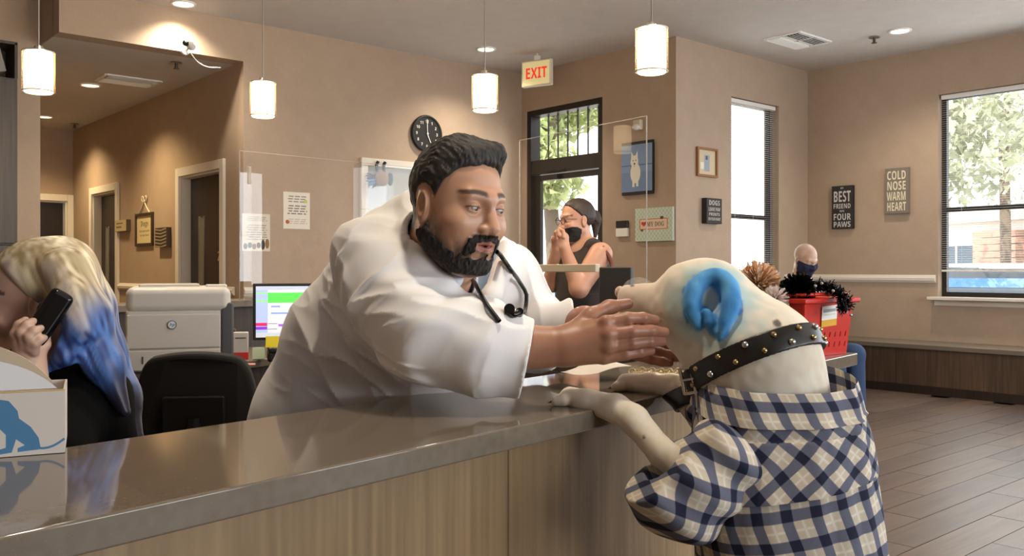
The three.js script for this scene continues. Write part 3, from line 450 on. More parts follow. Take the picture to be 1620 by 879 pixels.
{
  const p = W(140, 574, 3.96), t = thing('paper_tray', 'black letter tray of papers on the back desk beside the printer', 'letter tray', [p.x, DH, p.z], YAW + 0.5);
  part('tray', merge([box(0.26, 0.006, 0.33, 0, 0.02, 0), box(0.006, 0.05, 0.33, 0.13, 0.03, 0), box(0.006, 0.05, 0.33, -0.13, 0.03, 0), box(0.26, 0.006, 0.33, 0, 0.065, 0), box(0.26, 0.04, 0.006, 0, 0.04, -0.162)]), M.black, t);
  for (let k = 0; k < 4; k++) part('sheet', box(0.22, 0.006, 0.29, 0, 0.072 + k * 0.0065, 0), std(hex(['#e2d2b0', '#d9c79f', '#e6dcc4', '#dcc8a0'][k]), 0.85), t, [0, 0, 0.01 * k], [0, 0.06 * (k - 1.5), 0]);
}
single('paper_stack', 'cream papers lying on the raised ledge behind the printer', 'papers', box(0.3, 0.012, 0.22), std(hex('#e0cfa8'), 0.85), onDesk(-0.42, 0.986, -0.72), [0, kTurn, 0]);
{ // monitor showing an appointment calendar
  const p = W(480, 540, 4.92), t = thing('computer_monitor', 'black computer monitor showing a coloured appointment calendar', 'monitor', [p.x, DH, p.z], YAW + 0.28), w = 0.53, h = 0.305, y = 0.232;
  part('housing', rbox(w, h, 0.03, 0.006, 0, y, 0), M.black, t);
  part('stand', merge([cyl(0.1, 0.11, 0.014, 24, 0, 0.007, -0.05), box(0.05, 0.2, 0.02, 0, 0.1, -0.06), box(0.06, 0.06, 0.06, 0, 0.2, -0.035)]), M.black, t);
  const m = std(0xffffff, 0.25, { map: canvasTex(512, 288, (x) => {
    x.fillStyle = '#e9ecf2'; x.fillRect(0, 0, 512, 288); x.fillStyle = '#c9d2e6'; x.fillRect(0, 0, 512, 22); x.fillStyle = '#b9c8f2'; x.fillRect(0, 22, 64, 240); x.fillStyle = '#66f060'; x.fillRect(64, 36, 190, 58); x.fillStyle = '#9af58f'; x.fillRect(0, 36, 64, 8); x.fillRect(0, 78, 64, 10);
    x.fillStyle = '#f0f1d8'; x.fillRect(256, 22, 256, 240); x.fillStyle = '#e0336f'; x.fillRect(0, 206, 60, 18); x.fillStyle = '#8a3fd6'; x.fillRect(0, 228, 60, 16); x.fillStyle = '#b46bea'; x.fillRect(120, 214, 50, 14); x.fillStyle = '#8ea8e8'; for (const [a, b, c] of [[80, 110, 50], [210, 118, 30], [80, 148, 90], [170, 176, 40], [300, 60, 80], [330, 130, 70], [410, 190, 60]]) x.fillRect(a, b, c, 9);
    x.fillStyle = '#55585f'; x.fillRect(64, 210, 50, 3); x.fillRect(64, 240, 50, 3); x.fillRect(180, 222, 60, 3); x.fillStyle = '#cfd6e2'; x.fillRect(0, 262, 512, 26); }), emissive: 0xffffff, emissiveIntensity: 0.55 }); m.emissiveMap = m.map;
  part('screen', new THREE.PlaneGeometry(w - 0.03, h - 0.03).translate(0, y, 0.0165), m, t);
  const l = new THREE.RectAreaLight(new THREE.Color(0.85, 0.92, 1), 0.5, w - 0.03, h - 0.03); l.position.set(0, y, 0.03); l.rotation.y = Math.PI; t.add(l);
}
{
  const note = (px, py, z, label, nm, w, h, col) => { const p = W(px, py, z); single(nm, label, 'note pad', rbox(w, h, 0.014, 0.002).rotateX(-0.25), std(hex(col), 0.85), [p.x, DH + h / 2, p.z], [0, YAW + 0.25, 0]); };
  note(409, 560, 4.6, 'pale green sticky note pad standing under the monitor', 'note_pad', 0.06, 0.062, '#b9cdb4');
  const ph = thing('desk_phone', 'black desk telephone under the monitor with a yellow note on it', 'telephone', W(434, 560, 4.5).setY(DH), YAW + 0.3);
  part('base', rbox(0.17, 0.05, 0.16, 0.012, 0.05, 0.03, 0), M.black, ph); part('handset', rbox(0.045, 0.03, 0.17, 0.012, -0.01, 0.062, 0), M.black, ph);
  single('sticky_note', 'bright yellow sticky note leaning on the desk telephone', 'note', rbox(0.07, 0.056, 0.004, 0.001).rotateX(-0.3), std(hex('#e6cf2c'), 0.8), W(432, 548, 4.38).setY(DH + 0.108), [0, YAW + 0.2, 0]);
  const t = thing('candy_box', 'red and white carton standing beside the printer', 'carton', W(381, 568, 4.5).setY(DH), YAW + 0.25);
  part('carton', rbox(0.072, 0.145, 0.05, 0.004, 0, 0.075, 0), std(hex('#bdb6ad'), 0.7), t); part('red_band', rbox(0.074, 0.04, 0.052, 0.004, 0, 0.03, 0), std(hex('#c2261c'), 0.6), t); part('lid_line', box(0.05, 0.004, 0.002, 0, 0.12, 0.0265), M.black, t);
  single('red_leaflet', 'red and white leaflet lying on the desk by the carton', 'leaflet', box(0.1, 0.003, 0.07), std(hex('#d2887c'), 0.6), W(387, 577, 4.35).setY(DH + 0.002), [0, YAW + 0.3, 0]);
  const c = thing('beaded_string', 'dark red beaded string hanging beside the printer', 'beads', W(368, 568, 4.62).setY(DH), 0);
  for (let k = 0; k < 9; k++) part('bead', new THREE.SphereGeometry(0.011, 10, 8), std(hex(k % 3 ? '#5b2a22' : '#c9bba5'), 0.5), c, [0.008 * Math.sin(k * 2.1), 0.014 + k * 0.019, 0.006 * Math.cos(k)]);
}
{ // swivel office chair, back towards us
  const t = thing('office_chair', 'black mesh-backed office chair between receptionist and doctor', 'office chair', W(330, 690, 3.25).setY(0), YAW + 0.15);
  const seatY = 0.47, fab = std(hex('#191510'), 0.9, { bumpMap: rep(T_weave, 3, 3), bumpScale: 0.002 });
  const bs = new THREE.Shape(); const bw_ = 0.19; bs.moveTo(-bw_ * 0.92, 0.0); bs.bezierCurveTo(-bw_ * 1.02, 0.2, -bw_ * 0.95, 0.36, -bw_ * 0.62, 0.37); bs.quadraticCurveTo(0, 0.40, bw_ * 0.62, 0.37); bs.bezierCurveTo(bw_ * 0.95, 0.36, bw_ * 1.02, 0.2, bw_ * 0.92, 0); bs.quadraticCurveTo(0, -0.04, -bw_ * 0.92, 0);
  const bg = new THREE.ExtrudeGeometry(bs, { depth: 0.03, bevelEnabled: true, bevelSize: 0.015, bevelThickness: 0.015, bevelSegments: 3, curveSegments: 16 }); { const p = bg.attributes.position; for (let i = 0; i < p.count; i++) p.setZ(i, p.getZ(i) - 1.2 * p.getX(i) ** 2); bg.computeVertexNormals(); }
  part('backrest', bg, fab, t, [0, seatY + 0.02, 0.2], [0.12, 0, 0]);
  part('lumbar_panel', rbox(0.2, 0.2, 0.02, 0.008, 0, 0.16, 0.042), M.black, t, [0, seatY + 0.02, 0.2], [0.12, 0, 0]);
  part('back_post', tube([[0, seatY - 0.05, 0.05], [0, seatY - 0.04, 0.25], [0, seatY + 0.2, 0.27]], 0.022, 16, 8), M.black, t);
  part('seat', rbox(0.48, 0.08, 0.46, 0.035, 0, seatY - 0.02, -0.02, 4), fab, t);
  for (const s of [-1, 1]) part('armrest', merge([rbox(0.05, 0.03, 0.22, 0.012, s * 0.27, seatY + 0.2, 0), box(0.03, 0.22, 0.04, s * 0.27, seatY + 0.08, 0.02)]), M.black, t);
  part('column', cyl(0.025, 0.03, 0.34, 16, 0, 0.25, 0), M.metal, t);
  for (let k = 0; k < 5; k++) { const a = k * Math.PI * 0.4; const leg = part('leg', rbox(0.3, 0.03, 0.045, 0.01, 0.15, 0.085, 0).rotateY(a), M.black, t); part('castor', cyl(0.028, 0.028, 0.03, 14).rotateX(Math.PI / 2).rotateY(a).translate(Math.cos(a) * 0.29, 0.028, -Math.sin(a) * 0.29), M.black, leg); }
}
// ---------------------------------------------------------------- side counter towards the exit, with its screen guard and equipment
const SH = 0.95, sA = V(800, 500, 4.75), sB = V(1140, 500, 3.35), sTurn = YAW + Math.atan2(-(sB[2] - sA[2]), sB[0] - sA[0]), sPos = world(sA[0], 0, sA[2]), sLen = Math.hypot(sB[0] - sA[0], sB[2] - sA[2]);
{
  const t = thing('side_counter', 'grey topped side counter between the doctor and the standing visitor', 'counter', [sPos.x, 0, sPos.z], sTurn);
  part('worktop', rbox(sLen, 0.038, 0.42, 0.004, sLen / 2, SH - 0.019, 0), M.quartzDull, t);
  part('body', box(sLen - 0.06, SH - 0.04, 0.32, sLen / 2, (SH - 0.04) / 2, 0), M.dark, t);
}
function guard(label, a, b, y0, y1, extra) {   // clear acrylic sheet between two floor points
  const d = Math.hypot(b.x - a.x, b.z - a.z), t = thing('sneeze_guard', label, 'screen', [a.x, y0, a.z], Math.atan2(-(b.z - a.z), b.x - a.x));
  part('sheet', new THREE.PlaneGeometry(d, y1 - y0).translate(d / 2, (y1 - y0) / 2, 0), M.acrylic, t);
  part('edge', merge([box(0.003, y1 - y0, 0.005, 0, (y1 - y0) / 2, 0), box(0.003, y1 - y0, 0.005, d, (y1 - y0) / 2, 0), box(d, 0.002, 0.005, d / 2, y1 - y0, 0)]), M.acrylicEdge, t);
  for (const k of [0.06, 0.94]) part('foot', rbox(0.02, 0.02, 0.2, 0.003, d * k, 0.01, 0), M.acrylicEdge, t);
  if (extra) extra(t, d);
  return t;
}
{
  const a = onDesk(0.95, 0, -0.72), b = W(760, 400, 5.9);
  const a2 = W(379, 400, 5.15), b2 = W(700, 400, 6.2);
  guard('clear acrylic screen standing on the ledge behind the monitor', a2, b2, 0.982, EYE + (426 - 238) * 5.15 / FOCAL, (t) => part('clip', rbox(0.02, 0.1, 0.02, 0.004, 0.06, 0.72, 0), M.acrylicEdge, t));
  const g2 = guard('clear acrylic screen on the side counter in front of the standing visitor', W(822, 400, 4.55), W(1023, 400, 3.82), SH, EYE + (426 - 205) * 4.2 / FOCAL);
  { const p = V(852, 424, 4.38), q = V(951, 424, 4.02), wp = world(...p), wq = world(...q), d = wp.distanceTo(wq); single('guard_shelf', 'cream bar fixed across the acrylic screen before the visitor', 'bar', rbox(d, 0.036, 0.03, 0.004, d / 2, 0, 0.02), std(hex('#d8c8ae'), 0.6), wp, [0, Math.atan2(-(wq.z - wp.z), wq.x - wp.x), 0]); }
  const m = thing('side_monitor', 'dark flat monitor seen from behind on the side counter', 'monitor', W(975, 497, 3.66).setY(SH), YAW - 0.75);
  part('housing', rbox(0.16, 0.19, 0.025, 0.006, 0, 0.125, 0), std(hex('#3d3c3c'), 0.5), m); part('stand', merge([cyl(0.06, 0.07, 0.012, 20, 0, 0.006, -0.02), box(0.04, 0.12, 0.02, 0, 0.06, -0.02)]), M.black, m);
  const tb = thing('payment_tablet', 'small tablet with a bright screen standing beside the doctor', 'tablet', W(869, 478, 4.05).setY(SH), YAW + 0.1);
  part('body', rbox(0.062, 0.1, 0.012, 0.004, 0, 0.06, 0), M.black, tb); part('screen', new THREE.PlaneGeometry(0.05, 0.052).translate(0, 0.08, 0.0068), std(hex('#9db8e8'), 0.3, { emissive: new THREE.Color(0.6, 0.75, 1), emissiveIntensity: 0.9 }), tb); part('foot', box(0.06, 0.01, 0.06, 0, 0.005, 0), M.black, tb);
  const kb = thing('card_terminal', 'black keypad terminal lying on the side counter', 'terminal', W(912, 492, 3.95).setY(SH), YAW - 0.2);
  part('body', rbox(0.14, 0.03, 0.09, 0.008, 0, 0.02, 0), M.black, kb); for (let k = 0; k < 8; k++) part('key', rbox(0.014, 0.008, 0.012, 0.003, -0.05 + (k % 4) * 0.03, 0.038, k < 4 ? -0.02 : 0.012), std(hex('#8d8a80'), 0.6), kb);
  part('base', box(0.1, 0.006, 0.07, 0, 0.003, 0), M.black, kb);
  single('paper_slip', 'white paper slip lying beside the keypad terminal', 'paper', box(0.16, 0.003, 0.1), M.paper, W(930, 500, 3.95).setY(SH + 0.002), [0, YAW + 0.2, 0]);
  const sh = new THREE.Shape(); sh.moveTo(-0.07, 0); sh.lineTo(-0.07, 0.08); sh.absarc(0, 0.08, 0.07, Math.PI, 0, true); sh.lineTo(0.07, 0);
  const ah = thing('acrylic_holder', 'small arched clear acrylic leaflet holder beside the dog head', 'holder', W(1010, 497, 3.55).setY(SH), YAW - 0.1);
  part('arch', new THREE.ExtrudeGeometry(sh, { depth: 0.003, bevelEnabled: false }), phys(rgb(0.95, 0.96, 0.95), 0.05, { transmission: 0.9, thickness: 0 }), ah, [0, 0.03, 0]); part('base', box(0.15, 0.03, 0.06, 0, 0.015, 0), M.acrylicEdge, ah);
  single('counter_box', 'cream box on the side counter behind the dog muzzle', 'box', rbox(0.17, 0.14, 0.12, 0.006), std(hex('#d3c39a'), 0.7), W(1046, 470, 3.42).setY(SH + 0.07), [0, YAW + 0.1, 0]);
}
// ---------------------------------------------------------------- bench along the right wall, cabinet by the window
{
  const x0 = XR - 0.52, z0 = ZN + 0.05, z1 = 3.0, L = z1 - z0, t = thing('waiting_bench', 'long built-in bench with grey top along the window wall', 'bench', [0, 0, 0]);
  part('seat_top', rbox(0.52, 0.045, L, 0.006, x0 + 0.255, 0.44, (z0 + z1) / 2), M.quartzDull, t);
  for (let k = 0; k < 7; k++) { const g = box(0.018, 0.335, L / 7 - 0.004, x0 + 0.03, 0.248, z0 + L / 7 * (k + 0.5)); part('panel', g, M.bench, t); }
  part('carcass', box(0.4, 0.33, L - 0.02, x0 + 0.27, 0.25, (z0 + z1) / 2), M.dark, t);
  part('toe_board', box(0.016, 0.08, L, x0 + 0.02, 0.04, (z0 + z1) / 2), std(hex('#8d8378'), 0.5, { map: T_bench }), t);
}
{
  const t = thing('window_cabinet', 'grey topped dark wood cabinet below the narrow window', 'cabinet', [0, 0, 0]), e = onZ(1361, 480, ZN + 0.62), x1 = Math.min(e.x, XR - 0.56), x0 = XE + 0.15, H = onZ(1361, 476, ZN + 0.62).y;
  part('worktop', rbox(x1 - x0, 0.04, 0.62, 0.004, (x0 + x1) / 2, H - 0.02, ZN + 0.32), M.quartzDull, t);
  part('body', box(x1 - x0 - 0.04, H - 0.04, 0.56, (x0 + x1) / 2, (H - 0.04) / 2, ZN + 0.3), M.dark, t);
  for (let k = 0; k < 3; k++) part('door', rbox((x1 - x0 - 0.06) / 3 - 0.006, H - 0.14, 0.016, 0.003, x0 + 0.03 + (x1 - x0 - 0.06) / 3 * (k + 0.5), H / 2 + 0.02, ZN + 0.59), M.dark, t);
}
// ---------------------------------------------------------------- white carton with a blue dog on the counter
{
  const p = WH(103, 716, CT), t = thing('pet_carton', 'white gable carton printed with a blue dog on the counter end', 'carton', [p.x, CT + 0.001, p.z], YAW + 0.44), w = 0.26, h = 0.098, d = 0.16, card = std(hex('#d8cfc6'), 0.75);
  // local: right front lower corner at the origin, box reaches to -x and -z
  part('body', merge([box(w, h, 0.003, -w / 2, h / 2, -0.0015), box(w, h, 0.003, -w / 2, h / 2, -d + 0.0015), box(0.003, h, d, -0.0015, h / 2, -d / 2), box(0.003, h, d, -w + 0.0015, h / 2, -d / 2), box(w, 0.003, d, -w / 2, 0.0015, -d / 2)]), card, t);
  part('print', new THREE.PlaneGeometry(w, h).translate(-w / 2, h / 2, 0.0008), face((x) => {
    const Wd = 1024, H = 386, u = Wd / 0.26, q = (mx, my) => [Wd - mx * u, H - my * u]; x.fillStyle = '#d8cfc6'; x.fillRect(0, 0, Wd, H); x.fillStyle = '#4d82ab'; x.strokeStyle = '#4d82ab';
    const P = (pts) => { x.beginPath(); pts.forEach(([a, b], i) => i ? x.lineTo(...q(a, b)) : x.moveTo(...q(a, b))); x.closePath(); x.fill(); };
    P([[0.105, 0.092], [0.078, 0.086], [0.066, 0.07], [0.064, 0.058], [0.048, 0.044], [0.037, 0.026], [0.034, 0.008], [0.066, 0.006], [0.066, 0.012], [0.056, 0.016], [0.068, 0.026], [0.074, 0.006], [0.092, 0.004], [0.09, 0.012], [0.082, 0.014], [0.082, 0.034], [0.096, 0.05], [0.105, 0.06]]);
    P([[0.115, 0.09], [0.095, 0.093], [0.09, 0.055], [0.1, 0.05], [0.128, 0.062], [0.13, 0.07]]);
    x.lineWidth = 14; x.beginPath(); x.moveTo(...q(0.037, 0.01)); x.quadraticCurveTo(...q(0.02, 0.006), ...q(0.001, 0.022)); x.stroke(); }, 1024, 386, 0.75), t);
  // domed gable flaps meeting in a handle
  const gab = (zz, hh, cut) => { const s = new THREE.Shape(); s.moveTo(-w, 0); s.lineTo(0, 0); s.quadraticCurveTo(-w * 0.18, hh * 0.9, -w * 0.5, hh); s.quadraticCurveTo(-w * 0.82, hh * 0.9, -w, 0); return new THREE.ExtrudeGeometry(s, { depth: 0.003, bevelEnabled: false }); };
  part('flap', gab(0, 0.055), std(hex('#cfd0d4'), 0.75), t, [-0.012, h, -0.03], [-0.35, 0, 0]);
  part('flap', gab(0, 0.075), std(hex('#cbb89e'), 0.75), t, [-0.02, h, -d + 0.04], [0.1, 0, 0]);
  part('lid_edge', box(w, 0.003, 0.008, -w / 2, h, -0.004), std(hex('#c9a96a'), 0.7), t);
}
// ---------------------------------------------------------------- outside (the car park lies a little lower than the floor)
const GY = -0.5;
struct('ground_outside', box(90, 0.2, 110, XR + 40, GY - 0.1, -15), std(hex('#a9a49b'), 0.9, { map: T_paint }));
function tree(x, z, h, r, label, col) {
  const t = thing('garden_tree', label, 'tree', [x, GY, z], rnd() * 6, 'trees across the car park');
  part('trunk', tube([[0, 0, 0], [0.1, h * 0.25, 0.05], [-0.05, h * 0.55, 0], [0.05, h * 0.8, 0.1]], 0.14, 12, 8), std(hex('#6e5f50'), 0.9), t);
  const leaf = new THREE.BufferGeometry(), n = 3800, pos = new Float32Array(n * 9), colr = new Float32Array(n * 9);
  for (let i = 0; i < n; i++) {
    const blob = Math.floor(rnd() * 14), ba = blob * 2.4, br = r * 0.62 * Math.sqrt((blob + 0.5) / 14), bx = Math.cos(ba) * br, bz = Math.sin(ba) * br, by = h * (0.5 + 0.42 * (((blob * 5) % 14) / 14));
    const a = rnd() * 6.283, c = rnd() * 2 - 1, rr = r * 0.45 * Math.cbrt(rnd()), s = Math.sqrt(1 - c * c), cx = bx + rr * s * Math.cos(a), cy = by + rr * c, cz = bz + rr * s * Math.sin(a), sz = 0.09 + rnd() * 0.1, k = 0.6 + rnd() * 0.8;
    for (let v = 0; v < 3; v++) { pos[i * 9 + v * 3] = cx + (rnd() - 0.5) * sz * 2; pos[i * 9 + v * 3 + 1] = cy + (rnd() - 0.5) * sz * 2; pos[i * 9 + v * 3 + 2] = cz + (rnd() - 0.5) * sz * 2; colr[i * 9 + v * 3] = col[0] * k; colr[i * 9 + v * 3 + 1] = col[1] * k; colr[i * 9 + v * 3 + 2] = col[2] * k; }
  }
  leaf.setAttribute('position', new THREE.BufferAttribute(pos, 3)); leaf.setAttribute('color', new THREE.BufferAttribute(colr, 3)); leaf.computeVertexNormals();
  const f = part('foliage', leaf, phys(0xffffff, 0.95, { vertexColors: true, transmission: 0.4, thickness: 0, side: THREE.DoubleSide }), t); f.userData.kind = 'stuff';
}
const outAt = (px, d) => { const p = W(px, HORIZON, d); return [p.x, p.z]; };
[[1484, 17, 7.4, 2.4, 'leafy tree filling the upper left of the big window', [0.46, 0.47, 0.32]], [1590, 25, 9.5, 3.4, 'tall leafy tree in the middle of the big window', [0.46, 0.47, 0.36]], [1800, 18, 7.5, 2.6, 'leafy tree beyond the right edge of the big window', [0.44, 0.46, 0.32]], [872, 17, 6.6, 1.25, 'slender tree seen through the glass above the exit door', [0.45, 0.5, 0.22]]]
  .forEach(([px, d, h, r, l, c]) => { const [x, z] = outAt(px, d); tree(x, z, h, r, l, c); });
function hedge(px, d, w, h, label) {
  const [x, z] = outAt(px, d), t = thing('hedge_bush', label, 'bush', [x, GY, z], 0, 'shrubs outside'), n = 1500, pos = new Float32Array(n * 9);
  for (let i = 0; i < n; i++) { const a = rnd() * 6.283, b = rnd(), rr = Math.sqrt(rnd()) * w, cx = Math.cos(a) * rr, cz = Math.sin(a) * rr, cy = b * h * Math.sqrt(Math.max(0, 1 - (rr / w) ** 2)) + 0.05; for (let v = 0; v < 9; v++) pos[i * 9 + v] = [cx, cy, cz][v % 3] + (rnd() - 0.5) * 0.14; }
  const g = new THREE.BufferGeometry(); g.setAttribute('position', new THREE.BufferAttribute(pos, 3)); g.computeVertexNormals(); const f = part('foliage', g, phys(rgb(0.16, 0.26, 0.06), 0.95, { transmission: 0.35, thickness: 0, side: THREE.DoubleSide }), t); f.userData.kind = 'stuff';
}
hedge(1636, 11.0, 0.5, 1.15, 'green shrub at the right foot of the big window view'); hedge(862, 12.5, 0.5, 0.9, 'green shrub outside the exit door');
{ // pale building with a brick pier across the car park
  const [x, z] = outAt(1580, 30), t = thing('far_building', 'pale building with brick pier and dark windows beyond the parked cars', 'building', [x, GY, z], -Math.PI / 2 - 0.5);
  part('wall', box(16, 3.3, 0.4, 0, 1.65, 0), std(hex('#d9d4cc'), 0.9), t);
  part('roof', box(16.4, 0.5, 3, 0, 3.5, -1), std(hex('#bdb4a8'), 0.9), t);
  for (const k of [-5.2, -1.7, 2.4, 5.8]) { const f = part('window', box(1.7, 1.5, 0.1, k, 1.75, 0.2), std(hex('#44515d'), 0.2), t); part('window_frame', merge([box(1.8, 0.08, 0.06, k, 2.52, 0.24), box(1.8, 0.08, 0.06, k, 0.98, 0.24), box(0.06, 1.5, 0.06, k, 1.75, 0.25)]), M.white, f); }
  const brick = std(hex('#b28a78'), 0.9), course = new THREE.BoxGeometry(1.9, 0.2, 0.5);
  for (let k = 0; k < 13; k++) part('brick_course', course, brick, t, [0.4, 0.12 + k * 0.225, 0.3]);
}
function car(px, d, label, col, turn, tall) {
  const [x, z] = outAt(px, d), t = thing('parked_car', label, 'car', [x, GY, z], turn, 'cars in the car park'), L = 4.4, H = tall ? 1.72 : 1.45, bodyM = phys(col, 0.25, { clearcoat: 1, metalness: 0.2 });
  const s = new THREE.Shape(); s.moveTo(-L / 2, 0.32); s.lineTo(-L / 2, 0.75); s.quadraticCurveTo(-L / 2, 0.9, -L / 2 + 0.3, 0.95); s.lineTo(L / 2 - 0.9, 0.95); s.quadraticCurveTo(L / 2, 0.92, L / 2, 0.6); s.lineTo(L / 2, 0.32); s.closePath();
  part('car_body', new THREE.ExtrudeGeometry(s, { depth: 1.6, bevelEnabled: true, bevelSize: 0.08, bevelThickness: 0.1, bevelSegments: 3 }).translate(0, 0, -0.8), bodyM, t);
  const c = new THREE.Shape(); c.moveTo(-L / 2 + 0.35, 0.95); c.quadraticCurveTo(-L / 2 + 0.6, H, -L / 2 + 1.1, H); c.lineTo(0.2, H); c.quadraticCurveTo(0.8, H - 0.05, 1.25, 0.95); c.closePath();
  part('glasshouse', new THREE.ExtrudeGeometry(c, { depth: 1.4, bevelEnabled: true, bevelSize: 0.04, bevelThickness: 0.06, bevelSegments: 2 }).translate(0, 0, -0.7), std(hex('#2c3238'), 0.1), t);
  const r = new THREE.Shape(); r.moveTo(-L / 2 + 0.75, H - 0.04); r.lineTo(0.45, H - 0.04); r.lineTo(0.2, H + 0.05); r.lineTo(-L / 2 + 1.0, H + 0.05);
  part('roof', new THREE.ExtrudeGeometry(r, { depth: 1.42, bevelEnabled: true, bevelSize: 0.03, bevelThickness: 0.05, bevelSegments: 2 }).translate(0, 0, -0.71), bodyM, t);
  for (const sx of [-1.35, 1.4]) for (const sz of [-0.84, 0.84]) { const w = part('wheel', new THREE.TorusGeometry(0.25, 0.09, 10, 24).translate(sx, 0.34, sz), M.black, t); part('hubcap', cyl(0.2, 0.2, 0.08, 20).rotateX(Math.PI / 2).translate(sx, 0.34, sz), M.metal, w); }
  for (const sz of [-0.7, 0.7]) part('tail_light', rbox(0.12, 0.22, 0.32, 0.04, -L / 2 + 0.02, 0.82, sz), std(hex('#c0281c'), 0.2), t);
}
car(1560, 14.2, 'blue car parked just outside the big window', hex('#2a5fae'), 0.45, false);
car(1550, 22.5, 'silver white car with red tail light parked behind the blue car', hex('#cfd3d6'), 0.9, true);
// ---------------------------------------------------------------- soft bodies: distance fields meshed by surface nets (axes turned with the view: x right, y up, z towards us)
const sub = (a, b) => [a[0] - b[0], a[1] - b[1], a[2] - b[2]], add3 = (a, b, k = 1) => [a[0] + b[0] * k, a[1] + b[1] * k, a[2] + b[2] * k], dot = (a, b) => a[0] * b[0] + a[1] * b[1] + a[2] * b[2], len3 = (a) => Math.hypot(a[0], a[1], a[2]), unit = (a) => { const l = len3(a); return [a[0] / l, a[1] / l, a[2] / l]; }, cross = (a, b) => [a[1] * b[2] - a[2] * b[1], a[2] * b[0] - a[0] * b[2], a[0] * b[1] - a[1] * b[0]], lerp3 = (a, b, t) => [a[0] + (b[0] - a[0]) * t, a[1] + (b[1] - a[1]) * t, a[2] + (b[2] - a[2]) * t];
const smin = (a, b, k) => { const h = Math.max(k - Math.abs(a - b), 0) / k; return Math.min(a, b) - h * h * k * 0.25; };
const smax = (a, b, k) => -smin(-a, -b, k);
function bone(a, b, ra, rb) {   // tapered capsule
  const d = sub(b, a), l2 = dot(d, d) || 1e-9;
  return (x, y, z) => { const px = x - a[0], py = y - a[1], pz = z - a[2]; let t = (px * d[0] + py * d[1] + pz * d[2]) / l2; t = t < 0 ? 0 : t > 1 ? 1 : t; const ex = px - d[0] * t, ey = py - d[1] * t, ez = pz - d[2] * t; return Math.sqrt(ex * ex + ey * ey + ez * ez) - (ra + (rb - ra) * t); };
}
function egg(c, r, ax) {   // ellipsoid; ax: three unit axes, if turned
  const m = Math.min(...r);
  return (x, y, z) => { let p = x - c[0], q = y - c[1], s = z - c[2]; if (ax) { const a = p * ax[0][0] + q * ax[0][1] + s * ax[0][2], b = p * ax[1][0] + q * ax[1][1] + s * ax[1][2], e = p * ax[2][0] + q * ax[2][1] + s * ax[2][2]; p = a; q = b; s = e; }
    const u = p / r[0], v = q / r[1], w = s / r[2], k0 = Math.sqrt(u * u + v * v + w * w), k1 = Math.sqrt(u * u / r[0] / r[0] + v * v / r[1] / r[1] + w * w / r[2] / r[2]); return k1 < 1e-9 ? -m : k0 * (k0 - 1) / k1; };
}
function blend(list, k = 0.02) { return (x, y, z) => { let d = 1e9; for (const f of list) { const q = Array.isArray(f) ? f[0](x, y, z) : f(x, y, z), kk = Array.isArray(f) ? f[1] : k; d = smin(d, q, kk); } return d; }; }
const chain = (pts, rs) => pts.slice(1).map((p, i) => bone(pts[i], p, rs[i], rs[i + 1]));
function frame(o, yaw, pitch, roll, scale = 1, wide = 1) {   // a head's own axes: z out of the face, y up, x to its left; yaw turns to the right of the picture
  const e = new THREE.Matrix4().makeRotationFromEuler(new THREE.Euler(pitch, yaw, roll, 'YXZ')), m = e.elements;
  const ax = [[m[0], m[1], m[2]], [m[4], m[5], m[6]], [m[8], m[9], m[10]]];
  return { o, ax, scale, to: (x, y, z) => { const p = (x - o[0]) / scale, q = (y - o[1]) / scale, r = (z - o[2]) / scale; return [(p * ax[0][0] + q * ax[0][1] + r * ax[0][2]) / wide, p * ax[1][0] + q * ax[1][1] + r * ax[1][2], p * ax[2][0] + q * ax[2][1] + r * ax[2][2]]; }, from: (x, y, z) => [0, 1, 2].map((i) => o[i] + scale * (ax[0][i] * x * wide + ax[1][i] * y + ax[2][i] * z)) };
}
const within = (f, fr) => (x, y, z) => { const q = fr.to(x, y, z); return f(q[0], q[1], q[2]) * fr.scale; };
